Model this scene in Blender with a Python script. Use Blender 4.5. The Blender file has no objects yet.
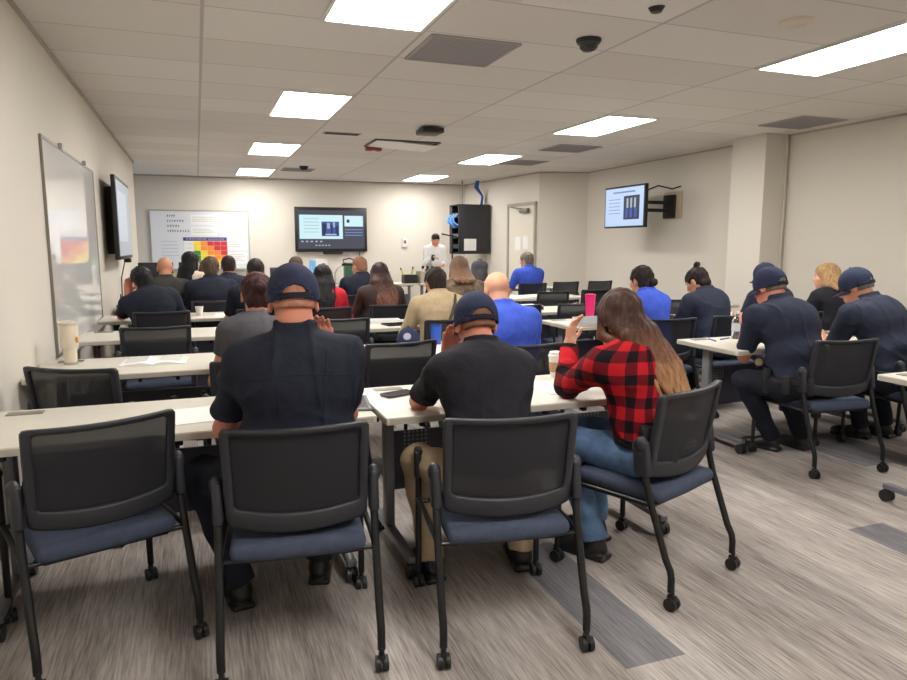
import bpy, bmesh, math, random
import numpy as np
from mathutils import Vector, Matrix, Euler

random.seed(7); rng = np.random.RandomState(7)
scene = bpy.context.scene
COL = scene.collection
PI = math.pi
def R(d): return math.radians(d)
CEIL = 2.83; WX = -0.93; RX = 7.1; BY = 15.1; CAMZ = 1.45

# ------------------------------------------------------------------ materials
def lin(c):
    def f(v):
        v /= 255.0
        return v / 12.92 if v <= 0.04045 else ((v + 0.055) / 1.055) ** 2.4
    return (f(c[0]), f(c[1]), f(c[2]), 1.0)
MC = {}
def mat(name, rgb, rough=0.6, metal=0.0, emit=None, estr=0.0, bump=0.0, bscale=60.0, var=0.0, vscale=4.0, spec=0.5, alpha=1.0, trans=0.0, coat=0.0, stretch=(1, 1, 1)):
    if name in MC: return MC[name]
    m = bpy.data.materials.new(name); m.use_nodes = True
    nt = m.node_tree; b = nt.nodes['Principled BSDF']
    b.inputs['Base Color'].default_value = lin(rgb)
    b.inputs['Roughness'].default_value = rough
    b.inputs['Metallic'].default_value = metal
    b.inputs['Specular IOR Level'].default_value = spec
    b.inputs['Transmission Weight'].default_value = trans
    b.inputs['Alpha'].default_value = alpha
    b.inputs['Coat Weight'].default_value = coat
    if emit:
        b.inputs['Emission Color'].default_value = lin(emit); b.inputs['Emission Strength'].default_value = estr
    tc = nt.nodes.new('ShaderNodeTexCoord'); mp = nt.nodes.new('ShaderNodeMapping')
    mp.inputs['Scale'].default_value = stretch
    nt.links.new(tc.outputs['Object'], mp.inputs['Vector'])
    if var > 0:
        n = nt.nodes.new('ShaderNodeTexNoise'); n.inputs['Scale'].default_value = vscale; n.inputs['Detail'].default_value = 4
        nt.links.new(mp.outputs[0], n.inputs['Vector'])
        r = nt.nodes.new('ShaderNodeValToRGB')
        c = lin(rgb)
        r.color_ramp.elements[0].position = 0.3; r.color_ramp.elements[1].position = 0.7
        r.color_ramp.elements[0].color = tuple(v * (1 - var) for v in c[:3]) + (1,)
        r.color_ramp.elements[1].color = tuple(min(1, v * (1 + var)) for v in c[:3]) + (1,)
        nt.links.new(n.outputs['Fac'], r.inputs[0]); nt.links.new(r.outputs[0], b.inputs['Base Color'])
    if bump > 0:
        n2 = nt.nodes.new('ShaderNodeTexNoise'); n2.inputs['Scale'].default_value = bscale; n2.inputs['Detail'].default_value = 3
        nt.links.new(mp.outputs[0], n2.inputs['Vector'])
        bp = nt.nodes.new('ShaderNodeBump'); bp.inputs['Strength'].default_value = bump; bp.inputs['Distance'].default_value = 0.02
        nt.links.new(n2.outputs['Fac'], bp.inputs['Height']); nt.links.new(bp.outputs[0], b.inputs['Normal'])
    MC[name] = m
    return m
def cloth(name, rgb, var=0.12, wr=0.35):
    return mat('cloth_' + name, rgb, rough=0.85, bump=wr * 1.6, bscale=11.0, var=var, vscale=14.0, spec=0.2)
def skin(name, rgb): return mat('skin_' + name, rgb, rough=0.5, bump=0.05, bscale=90, var=0.08, vscale=9, spec=0.35)
def hairm(name, rgb, rough=0.55): return mat('hair_' + name, rgb, rough=rough, bump=0.5, bscale=45, var=0.35, vscale=22, spec=0.25, stretch=(3, 3, 0.35))

M_WALL = mat('painted_wall', (216, 210, 199), 0.75, bump=0.04, bscale=120, var=0.012, vscale=0.7)
M_COLM = mat('painted_column', (218, 212, 202), 0.75, bump=0.04, bscale=120)
M_TOP = mat('table_laminate', (214, 210, 198), 0.4, var=0.015, vscale=30)
M_EDGE = mat('table_edge_shaded', (190, 184, 170), 0.5)  # tabletop laminate colour darkened: shade along the edge put into the colour
M_TLEG = mat('table_leg_paint', (126, 126, 132), 0.45, metal=0.2)
M_TFOOT = mat('table_foot_paint', (116, 116, 122), 0.4, metal=0.3)
M_PANEL = mat('modesty_panel', (78, 77, 92), 0.55)
M_BLACK = mat('black_plastic', (28, 28, 31), 0.45)
M_BLACK2 = mat('black_plastic_matte', (24, 24, 26), 0.7)
M_FRAME = mat('chair_frame_plastic', (40, 41, 48), 0.5, bump=0.05, bscale=300)
M_TUBE = mat('chair_tube', (26, 26, 29), 0.35, metal=0.2)
M_CHROME = mat('brushed_steel', (170, 170, 172), 0.3, metal=0.9)
M_SEAT = mat('blue_seat_fabric', (72, 80, 98), 0.95, bump=0.25, bscale=220, var=0.1, vscale=30, spec=0.15)
M_PAPER = mat('white_paper', (238, 238, 236), 0.8)
M_WHITE = mat('white_plastic', (226, 224, 218), 0.4)
M_INK = mat('dark_blue_ink', (44, 48, 92), 0.6)
M_GREYINK = mat('grey_ink', (150, 152, 168), 0.6)
M_ALU = mat('aluminium_trim', (178, 176, 170), 0.35, metal=0.7)
M_CREAM = mat('cream_enamel', (225, 214, 196), 0.45)
M_KRAFT = mat('kraft_card', (196, 160, 118), 0.8, var=0.05, vscale=20)
M_CARD = mat('grey_card', (172, 160, 146), 0.8)
M_PINK = mat('pink_plastic', (232, 42, 118), 0.35)
M_BLUEP = mat('blue_plastic', (42, 88, 190), 0.4)
M_SOLE = mat('black_sole', (22, 21, 22), 0.6)
M_GLASS = mat('clear_plastic', (235, 240, 245), 0.05, trans=0.92)
M_LED = mat('light_diffuser', (255, 252, 246), 0.5, emit=(254, 250, 244), estr=27.0)
M_GRILLE = mat('grey_grille', (176, 172, 174), 0.6)
M_GRILLE2 = mat('grey_grille_slot', (92, 90, 92), 0.7)
M_SLAT = mat('vent_slat', (150, 146, 148), 0.7)

def mesh_fabric():
    m = bpy.data.materials.new('chair_mesh_fabric'); m.use_nodes = True
    nt = m.node_tree; b = nt.nodes['Principled BSDF']; out = nt.nodes['Material Output']
    b.inputs['Base Color'].default_value = lin((31, 32, 38)); b.inputs['Roughness'].default_value = 0.8
    t = nt.nodes.new('ShaderNodeBsdfTransparent'); mx = nt.nodes.new('ShaderNodeMixShader')
    tc = nt.nodes.new('ShaderNodeTexCoord'); n = nt.nodes.new('ShaderNodeTexNoise'); n.inputs['Scale'].default_value = 260
    mr = nt.nodes.new('ShaderNodeMapRange'); mr.inputs[1].default_value = 0.3; mr.inputs[2].default_value = 0.7
    mr.inputs[3].default_value = 0.925; mr.inputs[4].default_value = 0.935
    nt.links.new(tc.outputs['Object'], n.inputs['Vector']); nt.links.new(n.outputs['Fac'], mr.inputs[0])
    nt.links.new(mr.outputs[0], mx.inputs[0]); nt.links.new(t.outputs[0], mx.inputs[1]); nt.links.new(b.outputs[0], mx.inputs[2])
    nt.links.new(mx.outputs[0], out.inputs[0])
    return m
M_MESH = mesh_fabric()

def carpet(name, c0, c1):
    m = bpy.data.materials.new(name); m.use_nodes = True
    nt = m.node_tree; b = nt.nodes['Principled BSDF']; b.inputs['Roughness'].default_value = 0.95; b.inputs['Specular IOR Level'].default_value = 0.12
    L = nt.links.new
    tc = nt.nodes.new('ShaderNodeTexCoord'); mp = nt.nodes.new('ShaderNodeMapping'); mp.inputs['Scale'].default_value = (120, 5.5, 1)
    n = nt.nodes.new('ShaderNodeTexNoise'); n.inputs['Scale'].default_value = 1.0; n.inputs['Detail'].default_value = 3; n.inputs['Roughness'].default_value = 0.6
    L(tc.outputs['Object'], mp.inputs['Vector']); L(mp.outputs[0], n.inputs['Vector'])
    mp2 = nt.nodes.new('ShaderNodeMapping'); mp2.inputs['Scale'].default_value = (9, 0.7, 1)
    n2 = nt.nodes.new('ShaderNodeTexNoise'); n2.inputs['Scale'].default_value = 1.0; n2.inputs['Detail'].default_value = 2
    L(tc.outputs['Object'], mp2.inputs['Vector']); L(mp2.outputs[0], n2.inputs['Vector'])
    mm = nt.nodes.new('ShaderNodeMath'); mm.operation = 'MULTIPLY_ADD'; mm.inputs[1].default_value = 0.62
    L(n.outputs['Fac'], mm.inputs[0])
    m3 = nt.nodes.new('ShaderNodeMath'); m3.operation = 'MULTIPLY'; m3.inputs[1].default_value = 0.38
    L(n2.outputs['Fac'], m3.inputs[0]); L(m3.outputs[0], mm.inputs[2])
    r = nt.nodes.new('ShaderNodeValToRGB')
    r.color_ramp.elements[0].position = 0.3; r.color_ramp.elements[0].color = lin(c0)
    r.color_ramp.elements[1].position = 0.66; r.color_ramp.elements[1].color = lin(c1)
    L(mm.outputs[0], r.inputs[0]); L(r.outputs[0], b.inputs['Base Color'])
    n4 = nt.nodes.new('ShaderNodeTexNoise'); n4.inputs['Scale'].default_value = 500
    L(tc.outputs['Object'], n4.inputs['Vector'])
    bp = nt.nodes.new('ShaderNodeBump'); bp.inputs['Strength'].default_value = 0.3; bp.inputs['Distance'].default_value = 0.005
    L(n4.outputs['Fac'], bp.inputs['Height']); L(bp.outputs[0], b.inputs['Normal'])
    return m

def ceiling_mat():
    m = bpy.data.materials.new('ceiling_tiles'); m.use_nodes = True
    nt = m.node_tree; b = nt.nodes['Principled BSDF']; b.inputs['Roughness'].default_value = 0.9; b.inputs['Specular IOR Level'].default_value = 0.1
    L = nt.links.new
    def math_(op, a, v=None):
        n = nt.nodes.new('ShaderNodeMath'); n.operation = op
        if isinstance(a, (int, float)): n.inputs[0].default_value = a
        else: L(a, n.inputs[0])
        if v is not None:
            if isinstance(v, (int, float)): n.inputs[1].default_value = v
            else: L(v, n.inputs[1])
        return n.outputs[0]
    tc = nt.nodes.new('ShaderNodeTexCoord'); sp = nt.nodes.new('ShaderNodeSeparateXYZ'); L(tc.outputs['Object'], sp.inputs[0])
    def line(o, off, pitch, w):
        a = math_('ADD', o, -off + pitch * 20 + w / 2)
        a = math_('MODULO', a, pitch)
        return math_('LESS_THAN', a, w)
    lx = line(sp.outputs[0], 0.10, 1.36, 0.022); ly = line(sp.outputs[1], 4.46, 0.668, 0.014)
    g = math_('MAXIMUM', lx, ly)
    # each tile a slightly different white
    fx = math_('FLOOR', math_('DIVIDE', math_('ADD', sp.outputs[0], -0.10), 1.36)); fy = math_('FLOOR', math_('DIVIDE', math_('ADD', sp.outputs[1], -4.46), 0.668))
    cb = nt.nodes.new('ShaderNodeCombineXYZ'); L(fx, cb.inputs[0]); L(fy, cb.inputs[1])
    wn = nt.nodes.new('ShaderNodeTexWhiteNoise'); wn.noise_dimensions = '2D'; L(cb.outputs[0], wn.inputs['Vector'])
    rp = nt.nodes.new('ShaderNodeValToRGB'); rp.color_ramp.elements[0].color = lin((213, 208, 202)); rp.color_ramp.elements[1].color = lin((221, 217, 212))
    L(wn.outputs['Value'], rp.inputs[0])
    mx = nt.nodes.new('ShaderNodeMix'); mx.data_type = 'RGBA'; mx.inputs['B'].default_value = lin((186, 181, 174))
    L(g, mx.inputs['Factor']); L(rp.outputs[0], mx.inputs['A']); L(mx.outputs['Result'], b.inputs['Base Color'])
    n = nt.nodes.new('ShaderNodeTexNoise'); n.inputs['Scale'].default_value = 160; L(tc.outputs['Object'], n.inputs['Vector'])
    hh = math_('SUBTRACT', math_('MULTIPLY', n.outputs['Fac'], 0.3), g)
    bp = nt.nodes.new('ShaderNodeBump'); bp.inputs['Strength'].default_value = 0.25; bp.inputs['Distance'].default_value = 0.008
    L(hh, bp.inputs['Height']); L(bp.outputs[0], b.inputs['Normal'])
    return m

def plaid_mat():
    m = bpy.data.materials.new('red_black_plaid'); m.use_nodes = True
    nt = m.node_tree; b = nt.nodes['Principled BSDF']; b.inputs['Roughness'].default_value = 0.9; b.inputs['Specular IOR Level'].default_value = 0.15
    L = nt.links.new
    def math_(op, a, v=None):
        n = nt.nodes.new('ShaderNodeMath'); n.operation = op
        L(a, n.inputs[0])
        if v is not None:
            if isinstance(v, (int, float)): n.inputs[1].default_value = v
            else: L(v, n.inputs[1])
        return n.outputs[0]
    tc = nt.nodes.new('ShaderNodeTexCoord'); n = nt.nodes.new('ShaderNodeTexNoise'); n.inputs['Scale'].default_value = 3
    L(tc.outputs['Object'], n.inputs['Vector'])
    va = nt.nodes.new('ShaderNodeVectorMath'); va.operation = 'MULTIPLY_ADD'; va.inputs[1].default_value = (.05, .05, .05)
    L(n.outputs['Color'], va.inputs[0]); L(tc.outputs['Object'], va.inputs[2])
    sp = nt.nodes.new('ShaderNodeSeparateXYZ'); L(va.outputs[0], sp.inputs[0])
    xy = math_('MULTIPLY', math_('ARCTAN2', sp.outputs[0], math_('ADD', sp.outputs[1], -0.08)), 0.2)
    def band(o, pitch, ph, duty):
        a = math_('ADD', o, 5.0 + ph); a = math_('MODULO', a, pitch)
        return math_('LESS_THAN', a, pitch * duty)
    s = math_('ADD', band(xy, 0.1, 0.0, 0.46), band(sp.outputs[2], 0.1, 0.02, 0.46))
    thin = math_('MAXIMUM', band(xy, 0.085, 0.02, 0.06), band(sp.outputs[2], 0.085, 0.045, 0.06))
    f = math_('MULTIPLY', s, 0.5)
    rp = nt.nodes.new('ShaderNodeValToRGB'); rp.color_ramp.interpolation = 'CONSTANT'
    e = rp.color_ramp.elements; e[0].color = lin((186, 32, 40)); e[1].position = 0.3; e[1].color = lin((104, 22, 30))
    e3 = e.new(0.8); e3.color = lin((26, 20, 24))
    L(f, rp.inputs[0]); L(rp.outputs[0], b.inputs['Base Color'])
    n2 = nt.nodes.new('ShaderNodeTexNoise'); n2.inputs['Scale'].default_value = 11; L(tc.outputs['Object'], n2.inputs['Vector'])
    bp = nt.nodes.new('ShaderNodeBump'); bp.inputs['Strength'].default_value = 0.4; bp.inputs['Distance'].default_value = 0.02
    L(n2.outputs['Fac'], bp.inputs['Height']); L(bp.outputs[0], b.inputs['Normal'])
    return m

def ombre_mat(name, zlo, zhi, clo, cmid, chi):
    m = bpy.data.materials.new(name); m.use_nodes = True
    nt = m.node_tree; b = nt.nodes['Principled BSDF']; b.inputs['Roughness'].default_value = 0.55; b.inputs['Specular IOR Level'].default_value = 0.25
    L = nt.links.new
    tc = nt.nodes.new('ShaderNodeTexCoord'); sp = nt.nodes.new('ShaderNodeSeparateXYZ'); L(tc.outputs['Object'], sp.inputs[0])
    mp = nt.nodes.new('ShaderNodeMapping'); mp.inputs['Scale'].default_value = (60, 60, 5); L(tc.outputs['Object'], mp.inputs['Vector'])
    n = nt.nodes.new('ShaderNodeTexNoise'); n.inputs['Scale'].default_value = 1; n.inputs['Detail'].default_value = 3; L(mp.outputs[0], n.inputs['Vector'])
    mr = nt.nodes.new('ShaderNodeMapRange'); mr.inputs[1].default_value = zlo; mr.inputs[2].default_value = zhi; L(sp.outputs[2], mr.inputs[0])
    a = nt.nodes.new('ShaderNodeMath'); a.operation = 'MULTIPLY_ADD'; a.inputs[1].default_value = 0.9; L(n.outputs['Fac'], a.inputs[0])
    s = nt.nodes.new('ShaderNodeMath'); s.operation = 'ADD'; s.inputs[1].default_value = -0.45; L(mr.outputs[0], s.inputs[0]); L(s.outputs[0], a.inputs[2])
    rp = nt.nodes.new('ShaderNodeValToRGB'); e = rp.color_ramp.elements
    e[0].position = 0.0; e[0].color = lin(clo); e[1].position = 1.0; e[1].color = lin(chi); k = e.new(0.5); k.color = lin(cmid)
    L(a.outputs[0], rp.inputs[0]); L(rp.outputs[0], b.inputs['Base Color'])
    bp = nt.nodes.new('ShaderNodeBump'); bp.inputs['Strength'].default_value = 0.6; bp.inputs['Distance'].default_value = 0.01
    L(n.outputs['Fac'], bp.inputs['Height']); L(bp.outputs[0], b.inputs['Normal'])
    return m

# ------------------------------------------------------------------ object helpers
def tag(o, label=None, cat=None, group=None, kind=None):
    if label: o['label'] = label
    if cat: o['category'] = cat
    if group: o['group'] = group
    if kind: o['kind'] = kind
    return o
def thing(name, loc, rz, label, cat, group=None):
    o = bpy.data.objects.new(name, None); COL.objects.link(o)
    o.empty_display_size = 0.1
    o.location = loc; o.rotation_euler = (0, 0, rz)
    return tag(o, label, cat, group)
def link(name, me, m, parent=None, smooth=False):
    o = bpy.data.objects.new(name, me); COL.objects.link(o)
    if m is not None:
        for mm in (m if isinstance(m, (list, tuple)) else [m]): me.materials.append(mm)
    if smooth: me.polygons.foreach_set('use_smooth', [True] * len(me.polygons))
    if parent: o.parent = parent
    return o
class MB:
    """collects shapes in one bmesh"""
    def __init__(s): s.bm = bmesh.new()
    def box(s, c, d, rot=None, bev=0.0, seg=2):
        b2 = bmesh.new(); bmesh.ops.create_cube(b2, size=1)
        for v in b2.verts: v.co = Vector((v.co.x * d[0], v.co.y * d[1], v.co.z * d[2]))
        if bev > 0: bmesh.ops.bevel(b2, geom=b2.edges[:], offset=bev, segments=seg, affect='EDGES', profile=0.5)
        mx = Matrix.Translation(Vector(c))
        if rot is not None: mx = mx @ (rot.to_4x4() if not isinstance(rot, Euler) else rot.to_matrix().to_4x4())
        b2.transform(mx); s._merge(b2); return s
    def _merge(s, b2):
        me = bpy.data.meshes.new('tmp'); b2.to_mesh(me); b2.free(); s.bm.from_mesh(me); bpy.data.meshes.remove(me)
    def cyl(s, a, b, r0, r1=None, n=16, cap=True):
        a, b = Vector(a), Vector(b); r1 = r0 if r1 is None else r1
        b2 = bmesh.new()
        d = b - a
        bmesh.ops.create_cone(b2, cap_ends=cap, segments=n, radius1=r0, radius2=r1, depth=d.length)
        q = Vector((0, 0, 1)).rotation_difference(d.normalized()).to_matrix().to_4x4()
        b2.transform(Matrix.Translation((a + b) / 2) @ q); s._merge(b2); return s
    def sph(s, c, r, n=16, sc=(1, 1, 1), rot=None):
        b2 = bmesh.new(); bmesh.ops.create_uvsphere(b2, u_segments=n, v_segments=max(6, n // 2), radius=r)
        mx = Matrix.Translation(Vector(c))
        if rot is not None: mx = mx @ rot.to_4x4()
        b2.transform(mx @ Matrix.Diagonal((*sc, 1))); s._merge(b2); return s
    def tube(s, pts, r, n=10, closed=False):
        pts = [Vector(p) for p in pts]; N = len(pts); bm = s.bm; rings = []
        rr = r if isinstance(r, (list, tuple)) else [r] * N
        prev = None
        for i, p in enumerate(pts):
            if closed: t = (pts[(i + 1) % N] - pts[i - 1]).normalized()
            else: t = (pts[min(i + 1, N - 1)] - pts[max(i - 1, 0)]).normalized()
            if prev is None:
                u = t.orthogonal().normalized()
            else:
                u = (prev - t * prev.dot(t)).normalized()
            prev = u; w = t.cross(u)
            rings.append([bm.verts.new(p + (u * math.cos(2 * PI * k / n) + w * math.sin(2 * PI * k / n)) * rr[i]) for k in range(n)])
        for i in range(N if closed else N - 1):
            A, B = rings[i], rings[(i + 1) % N]
            for k in range(n): bm.faces.new((A[k], A[(k + 1) % n], B[(k + 1) % n], B[k]))
        if not closed:
            bm.faces.new(rings[0][::-1]); bm.faces.new(rings[-1])
        return s
    def lathe(s, prof, c=(0, 0, 0), n=28):
        bm = s.bm; rings = []
        for r, z in prof:
            rings.append([bm.verts.new((c[0] + max(r, 1e-4) * math.cos(2 * PI * k / n), c[1] + max(r, 1e-4) * math.sin(2 * PI * k / n), c[2] + z)) for k in range(n)])
        for A, B in zip(rings, rings[1:]):
            for k in range(n): bm.faces.new((A[k], A[(k + 1) % n], B[(k + 1) % n], B[k]))
        return s
    def quad(s, pts, mi=0):
        f = s.bm.faces.new([s.bm.verts.new(p) for p in pts]); f.material_index = mi; return s
    def build(s, name, m, parent=None, smooth=True, ang=40):
        bmesh.ops.recalc_face_normals(s.bm, faces=s.bm.faces[:])
        me = bpy.data.meshes.new(name); s.bm.to_mesh(me); s.bm.free()
        o = link(name, me, m, parent)
        if smooth:
            me.polygons.foreach_set('use_smooth', [True] * len(me.polygons))
            me.set_sharp_from_angle(angle=R(ang))
        return o
def copy_tree(o, parent=None):
    c = o.copy(); COL.objects.link(c)
    if parent is not None: c.parent = parent
    for ch in list(o.children): copy_tree(ch, c)
    return c
def struct(o): o['kind'] = 'structure'; return o

# ------------------------------------------------------------------ implicit-surface sculpting (numpy)
V = lambda *a: np.array(a, dtype=np.float64)
class SDF:
    def __init__(s, res): s.res = res; s.p = []; s.disp = None
    def add(s, fn, lo, hi, k=0.02, op='u'): s.p.append((fn, np.array(lo), np.array(hi), k, op)); return s
    def cap(s, a, b, ra, rb=None, k=0.02, op='u', flat=False):
        rb = ra if rb is None else rb; a = np.array(a, float); b = np.array(b, float); ab = b - a; l2 = max(ab @ ab, 1e-9); l = math.sqrt(l2)
        def fn(X, Y, Z):
            x, y, z = X - a[0], Y - a[1], Z - a[2]
            t = (x * ab[0] + y * ab[1] + z * ab[2]) / l2
            tc = np.clip(t, 0, 1)
            if flat:
                dx, dy, dz = x - t * ab[0], y - t * ab[1], z - t * ab[2]
                rad = np.sqrt(dx * dx + dy * dy + dz * dz) - (ra + (rb - ra) * tc)
                return np.maximum(rad, np.maximum(-t, t - 1) * l)
            dx, dy, dz = x - tc * ab[0], y - tc * ab[1], z - tc * ab[2]
            return np.sqrt(dx * dx + dy * dy + dz * dz) - (ra + (rb - ra) * tc)
        m = max(ra, rb); return s.add(fn, np.minimum(a, b) - m, np.maximum(a, b) + m, k, op)
    def ell(s, c, r, rot=None, k=0.02, op='u'):
        c = np.array(c, float); r = np.array(r, float); m = max(r)
        Rm = np.eye(3) if rot is None else np.array(rot)
        def fn(X, Y, Z):
            x, y, z = X - c[0], Y - c[1], Z - c[2]
            q = [(Rm[0, i] * x + Rm[1, i] * y + Rm[2, i] * z) for i in range(3)]
            k0 = np.sqrt((q[0] / r[0]) ** 2 + (q[1] / r[1]) ** 2 + (q[2] / r[2]) ** 2)
            k1 = np.sqrt((q[0] / r[0] ** 2) ** 2 + (q[1] / r[1] ** 2) ** 2 + (q[2] / r[2] ** 2) ** 2) + 1e-6
            return k0 * (k0 - 1.0) / k1
        return s.add(fn, c - m, c + m, k, op)
    def box(s, c, h, rot=None, rr=0.01, k=0.02, op='u'):
        c = np.array(c, float); h = np.array(h, float) - rr
        Rm = np.eye(3) if rot is None else np.array(rot); m = np.linalg.norm(h) + rr
        def fn(X, Y, Z):
            x, y, z = X - c[0], Y - c[1], Z - c[2]
            q = [np.abs(Rm[0, i] * x + Rm[1, i] * y + Rm[2, i] * z) - h[i] for i in range(3)]
            o = np.sqrt(np.maximum(q[0], 0) ** 2 + np.maximum(q[1], 0) ** 2 + np.maximum(q[2], 0) ** 2)
            return o + np.minimum(np.maximum(q[0], np.maximum(q[1], q[2])), 0) - rr
        return s.add(fn, c - m, c + m, k, op)
    def half(s, p, n):
        """keep the side opposite to n"""
        p = np.array(p, float); n = np.array(n, float); n = n / np.linalg.norm(n)
        def fn(X, Y, Z): return (X - p[0]) * n[0] + (Y - p[1]) * n[1] + (Z - p[2]) * n[2]
        s.p.append((fn, None, None, 0, 'i')); return s
    def mesh(s, name):
        us = [q for q in s.p if q[4] == 'u']
        lo = np.min([q[1] for q in us], axis=0) - 3 * s.res; hi = np.max([q[2] for q in us], axis=0) + 3 * s.res
        n = np.ceil((hi - lo) / s.res).astype(int) + 1
        ax = [np.float32(lo[i] + s.res * np.arange(n[i])) for i in range(3)]
        D = np.full(tuple(n), 0.25, np.float32)
        for fn, l, h, k, op in s.p:
            if l is None: sl = [slice(0, n[i]) for i in range(3)]
            else:
                pad = k + 3 * s.res
                i0 = np.clip(((l - pad - lo) / s.res).astype(int), 0, n - 1); i1 = np.clip(((h + pad - lo) / s.res).astype(int) + 2, 1, n)
                sl = [slice(i0[i], i1[i]) for i in range(3)]
                if any(i1 <= i0): continue
            X = ax[0][sl[0]][:, None, None]; Y = ax[1][sl[1]][None, :, None]; Z = ax[2][sl[2]][None, None, :]
            d = fn(X, Y, Z); S = D[tuple(sl)]
            if op == 'u':
                if k > 0:
                    hh = np.clip(0.5 + 0.5 * (S - d) / k, 0, 1); D[tuple(sl)] = S + (d - S) * hh - k * hh * (1 - hh)
                else: D[tuple(sl)] = np.minimum(S, d)
            elif op == 's':
                if k > 0:
                    hh = np.clip(0.5 - 0.5 * (S + d) / k, 0, 1); D[tuple(sl)] = S + (-d - S) * hh + k * hh * (1 - hh)
                else: D[tuple(sl)] = np.maximum(S, -d)
            else: D[tuple(sl)] = np.maximum(S, d)
        if s.disp is not None:
            D += s.disp(ax[0][:, None, None], ax[1][None, :, None], ax[2][None, None, :]).astype(np.float32)
        return nets(D, lo, s.res, name)
def nets(D, lo, res, name):
    I = D < 0
    c = np.zeros(tuple(np.array(D.shape) - 1), np.int8)
    for dx in (0, 1):
        for dy in (0, 1):
            for dz in (0, 1):
                c += I[dx:D.shape[0] - 1 + dx, dy:D.shape[1] - 1 + dy, dz:D.shape[2] - 1 + dz]
    idx = np.argwhere((c > 0) & (c < 8))
    me = bpy.data.meshes.new(name)
    if len(idx) == 0: return me
    acc = np.zeros((len(idx), 3)); cnt = np.zeros(len(idx))
    cor = [(x, y, z) for x in (0, 1) for y in (0, 1) for z in (0, 1)]
    vals = {q: D[idx[:, 0] + q[0], idx[:, 1] + q[1], idx[:, 2] + q[2]] for q in cor}
    for q in cor:
        for axi in range(3):
            if q[axi] == 0:
                q2 = list(q); q2[axi] = 1; q2 = tuple(q2)
                a, b = vals[q], vals[q2]; mk = (a < 0) != (b < 0)
                t = np.where(mk, a / np.where(np.abs(a - b) < 1e-9, 1, a - b), 0)
                p = np.tile(np.array(q, float), (len(idx), 1)); p[:, axi] += t
                acc[mk] += p[mk]; cnt[mk] += 1
    vert = lo + (idx + acc / cnt[:, None]) * res
    vid = np.full(c.shape, -1, np.int32); vid[idx[:, 0], idx[:, 1], idx[:, 2]] = np.arange(len(idx))
    F = []
    for axi in range(3):
        a1, a2 = (axi + 1) % 3, (axi + 2) % 3
        sA = [slice(None)] * 3; sB = [slice(None)] * 3
        sA[axi] = slice(0, D.shape[axi] - 1); sB[axi] = slice(1, D.shape[axi])
        A, B = I[tuple(sA)], I[tuple(sB)]
        e = np.argwhere(A != B)
        e = e[(e[:, a1] > 0) & (e[:, a2] > 0) & (e[:, a1] < D.shape[a1] - 1) & (e[:, a2] < D.shape[a2] - 1)]
        if len(e) == 0: continue
        ins = A[e[:, 0], e[:, 1], e[:, 2]]
        def g(o1, o2):
            q = e.copy(); q[:, a1] -= o1; q[:, a2] -= o2
            return vid[q[:, 0], q[:, 1], q[:, 2]]
        f = np.stack([g(1, 1), g(0, 1), g(0, 0), g(1, 0)], 1)
        f[~ins] = f[~ins][:, ::-1]
        F.append(f)
    F = np.concatenate(F); F = F[(F >= 0).all(1)]
    me.vertices.add(len(vert)); me.vertices.foreach_set('co', vert.astype(np.float32).ravel())
    me.loops.add(F.size); me.loops.foreach_set('vertex_index', F.astype(np.int32).ravel())
    me.polygons.add(len(F)); me.polygons.foreach_set('loop_start', (np.arange(len(F)) * 4).astype(np.int32))
    me.polygons.foreach_set('loop_total', np.full(len(F), 4, np.int32))
    me.polygons.foreach_set('use_smooth', np.ones(len(F), bool))
    me.update(calc_edges=True); me.validate()
    return me
def rotm(pitch=0, yaw=0, roll=0):
    """pitch: nod forward/down (deg); yaw: turn to own left; roll: tilt to own right"""
    p, y, r = R(pitch), R(yaw), R(roll)
    Rx = np.array([[1, 0, 0], [0, math.cos(-p), -math.sin(-p)], [0, math.sin(-p), math.cos(-p)]])
    Rz = np.array([[math.cos(y), -math.sin(y), 0], [math.sin(y), math.cos(y), 0], [0, 0, 1]])
    Ry = np.array([[math.cos(r), 0, math.sin(r)], [0, 1, 0], [-math.sin(r), 0, math.cos(r)]])
    return Rz @ Ry @ Rx
def unit(v): return v / (np.linalg.norm(v) + 1e-9)

# ================================================================== the room
FY0 = -1.6          # wall behind the viewer
ALX = -3.2          # side wall of the alcove at the far left
# floor: carpet planks, a few of them in a darker dye
bm = bmesh.new(); PW, PL = 0.25, 1.0
dark_planks = {(5, 2.0), (5, 1.0)}
x0 = WX - 0.07 - 0.0
def dark_here(ix, cx, cy):
    for (px, py) in [(1.445, 2.3), (3.195, 1.9), (4.2, 3.15), (4.45, 3.1), (0.19, 5.2), (2.45, 6.4), (2.95, 5.5), (5.0, 1.2), (-0.55, 1.2), (2.2, -0.6)]:
        if abs(cx - px) < PW / 2 and abs(cy - py) < PL / 2: return True
    return False
ix = 0
xs = [1.32 - PW * 18 + PW * i for i in range(48)]
for i, xa in enumerate(xs):
    xb = xa + PW
    if xb <= -3.3 or xa >= 7.3: continue
    off = [0.0, 0.6, 0.3][i % 3]; off += 1.84 - math.floor(1.84) - [0.0, 0.33, 0.66][18 % 3]
    y = math.floor(FY0) - 2 + off
    while y < BY + 0.3:
        f = bm.faces.new([bm.verts.new(p) for p in ((xa, y, 0), (xb, y, 0), (xb, y + PL, 0), (xa, y + PL, 0))])
        cx, cy = xa + PW / 2, y + PL / 2
        f.material_index = 2 if dark_here(i, cx, cy) else (1 if random.random() < 0.35 else 0)
        y += PL
bmesh.ops.remove_doubles(bm, verts=bm.verts, dist=0.0005)
me = bpy.data.meshes.new('floor'); bm.to_mesh(me); bm.free()
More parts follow.
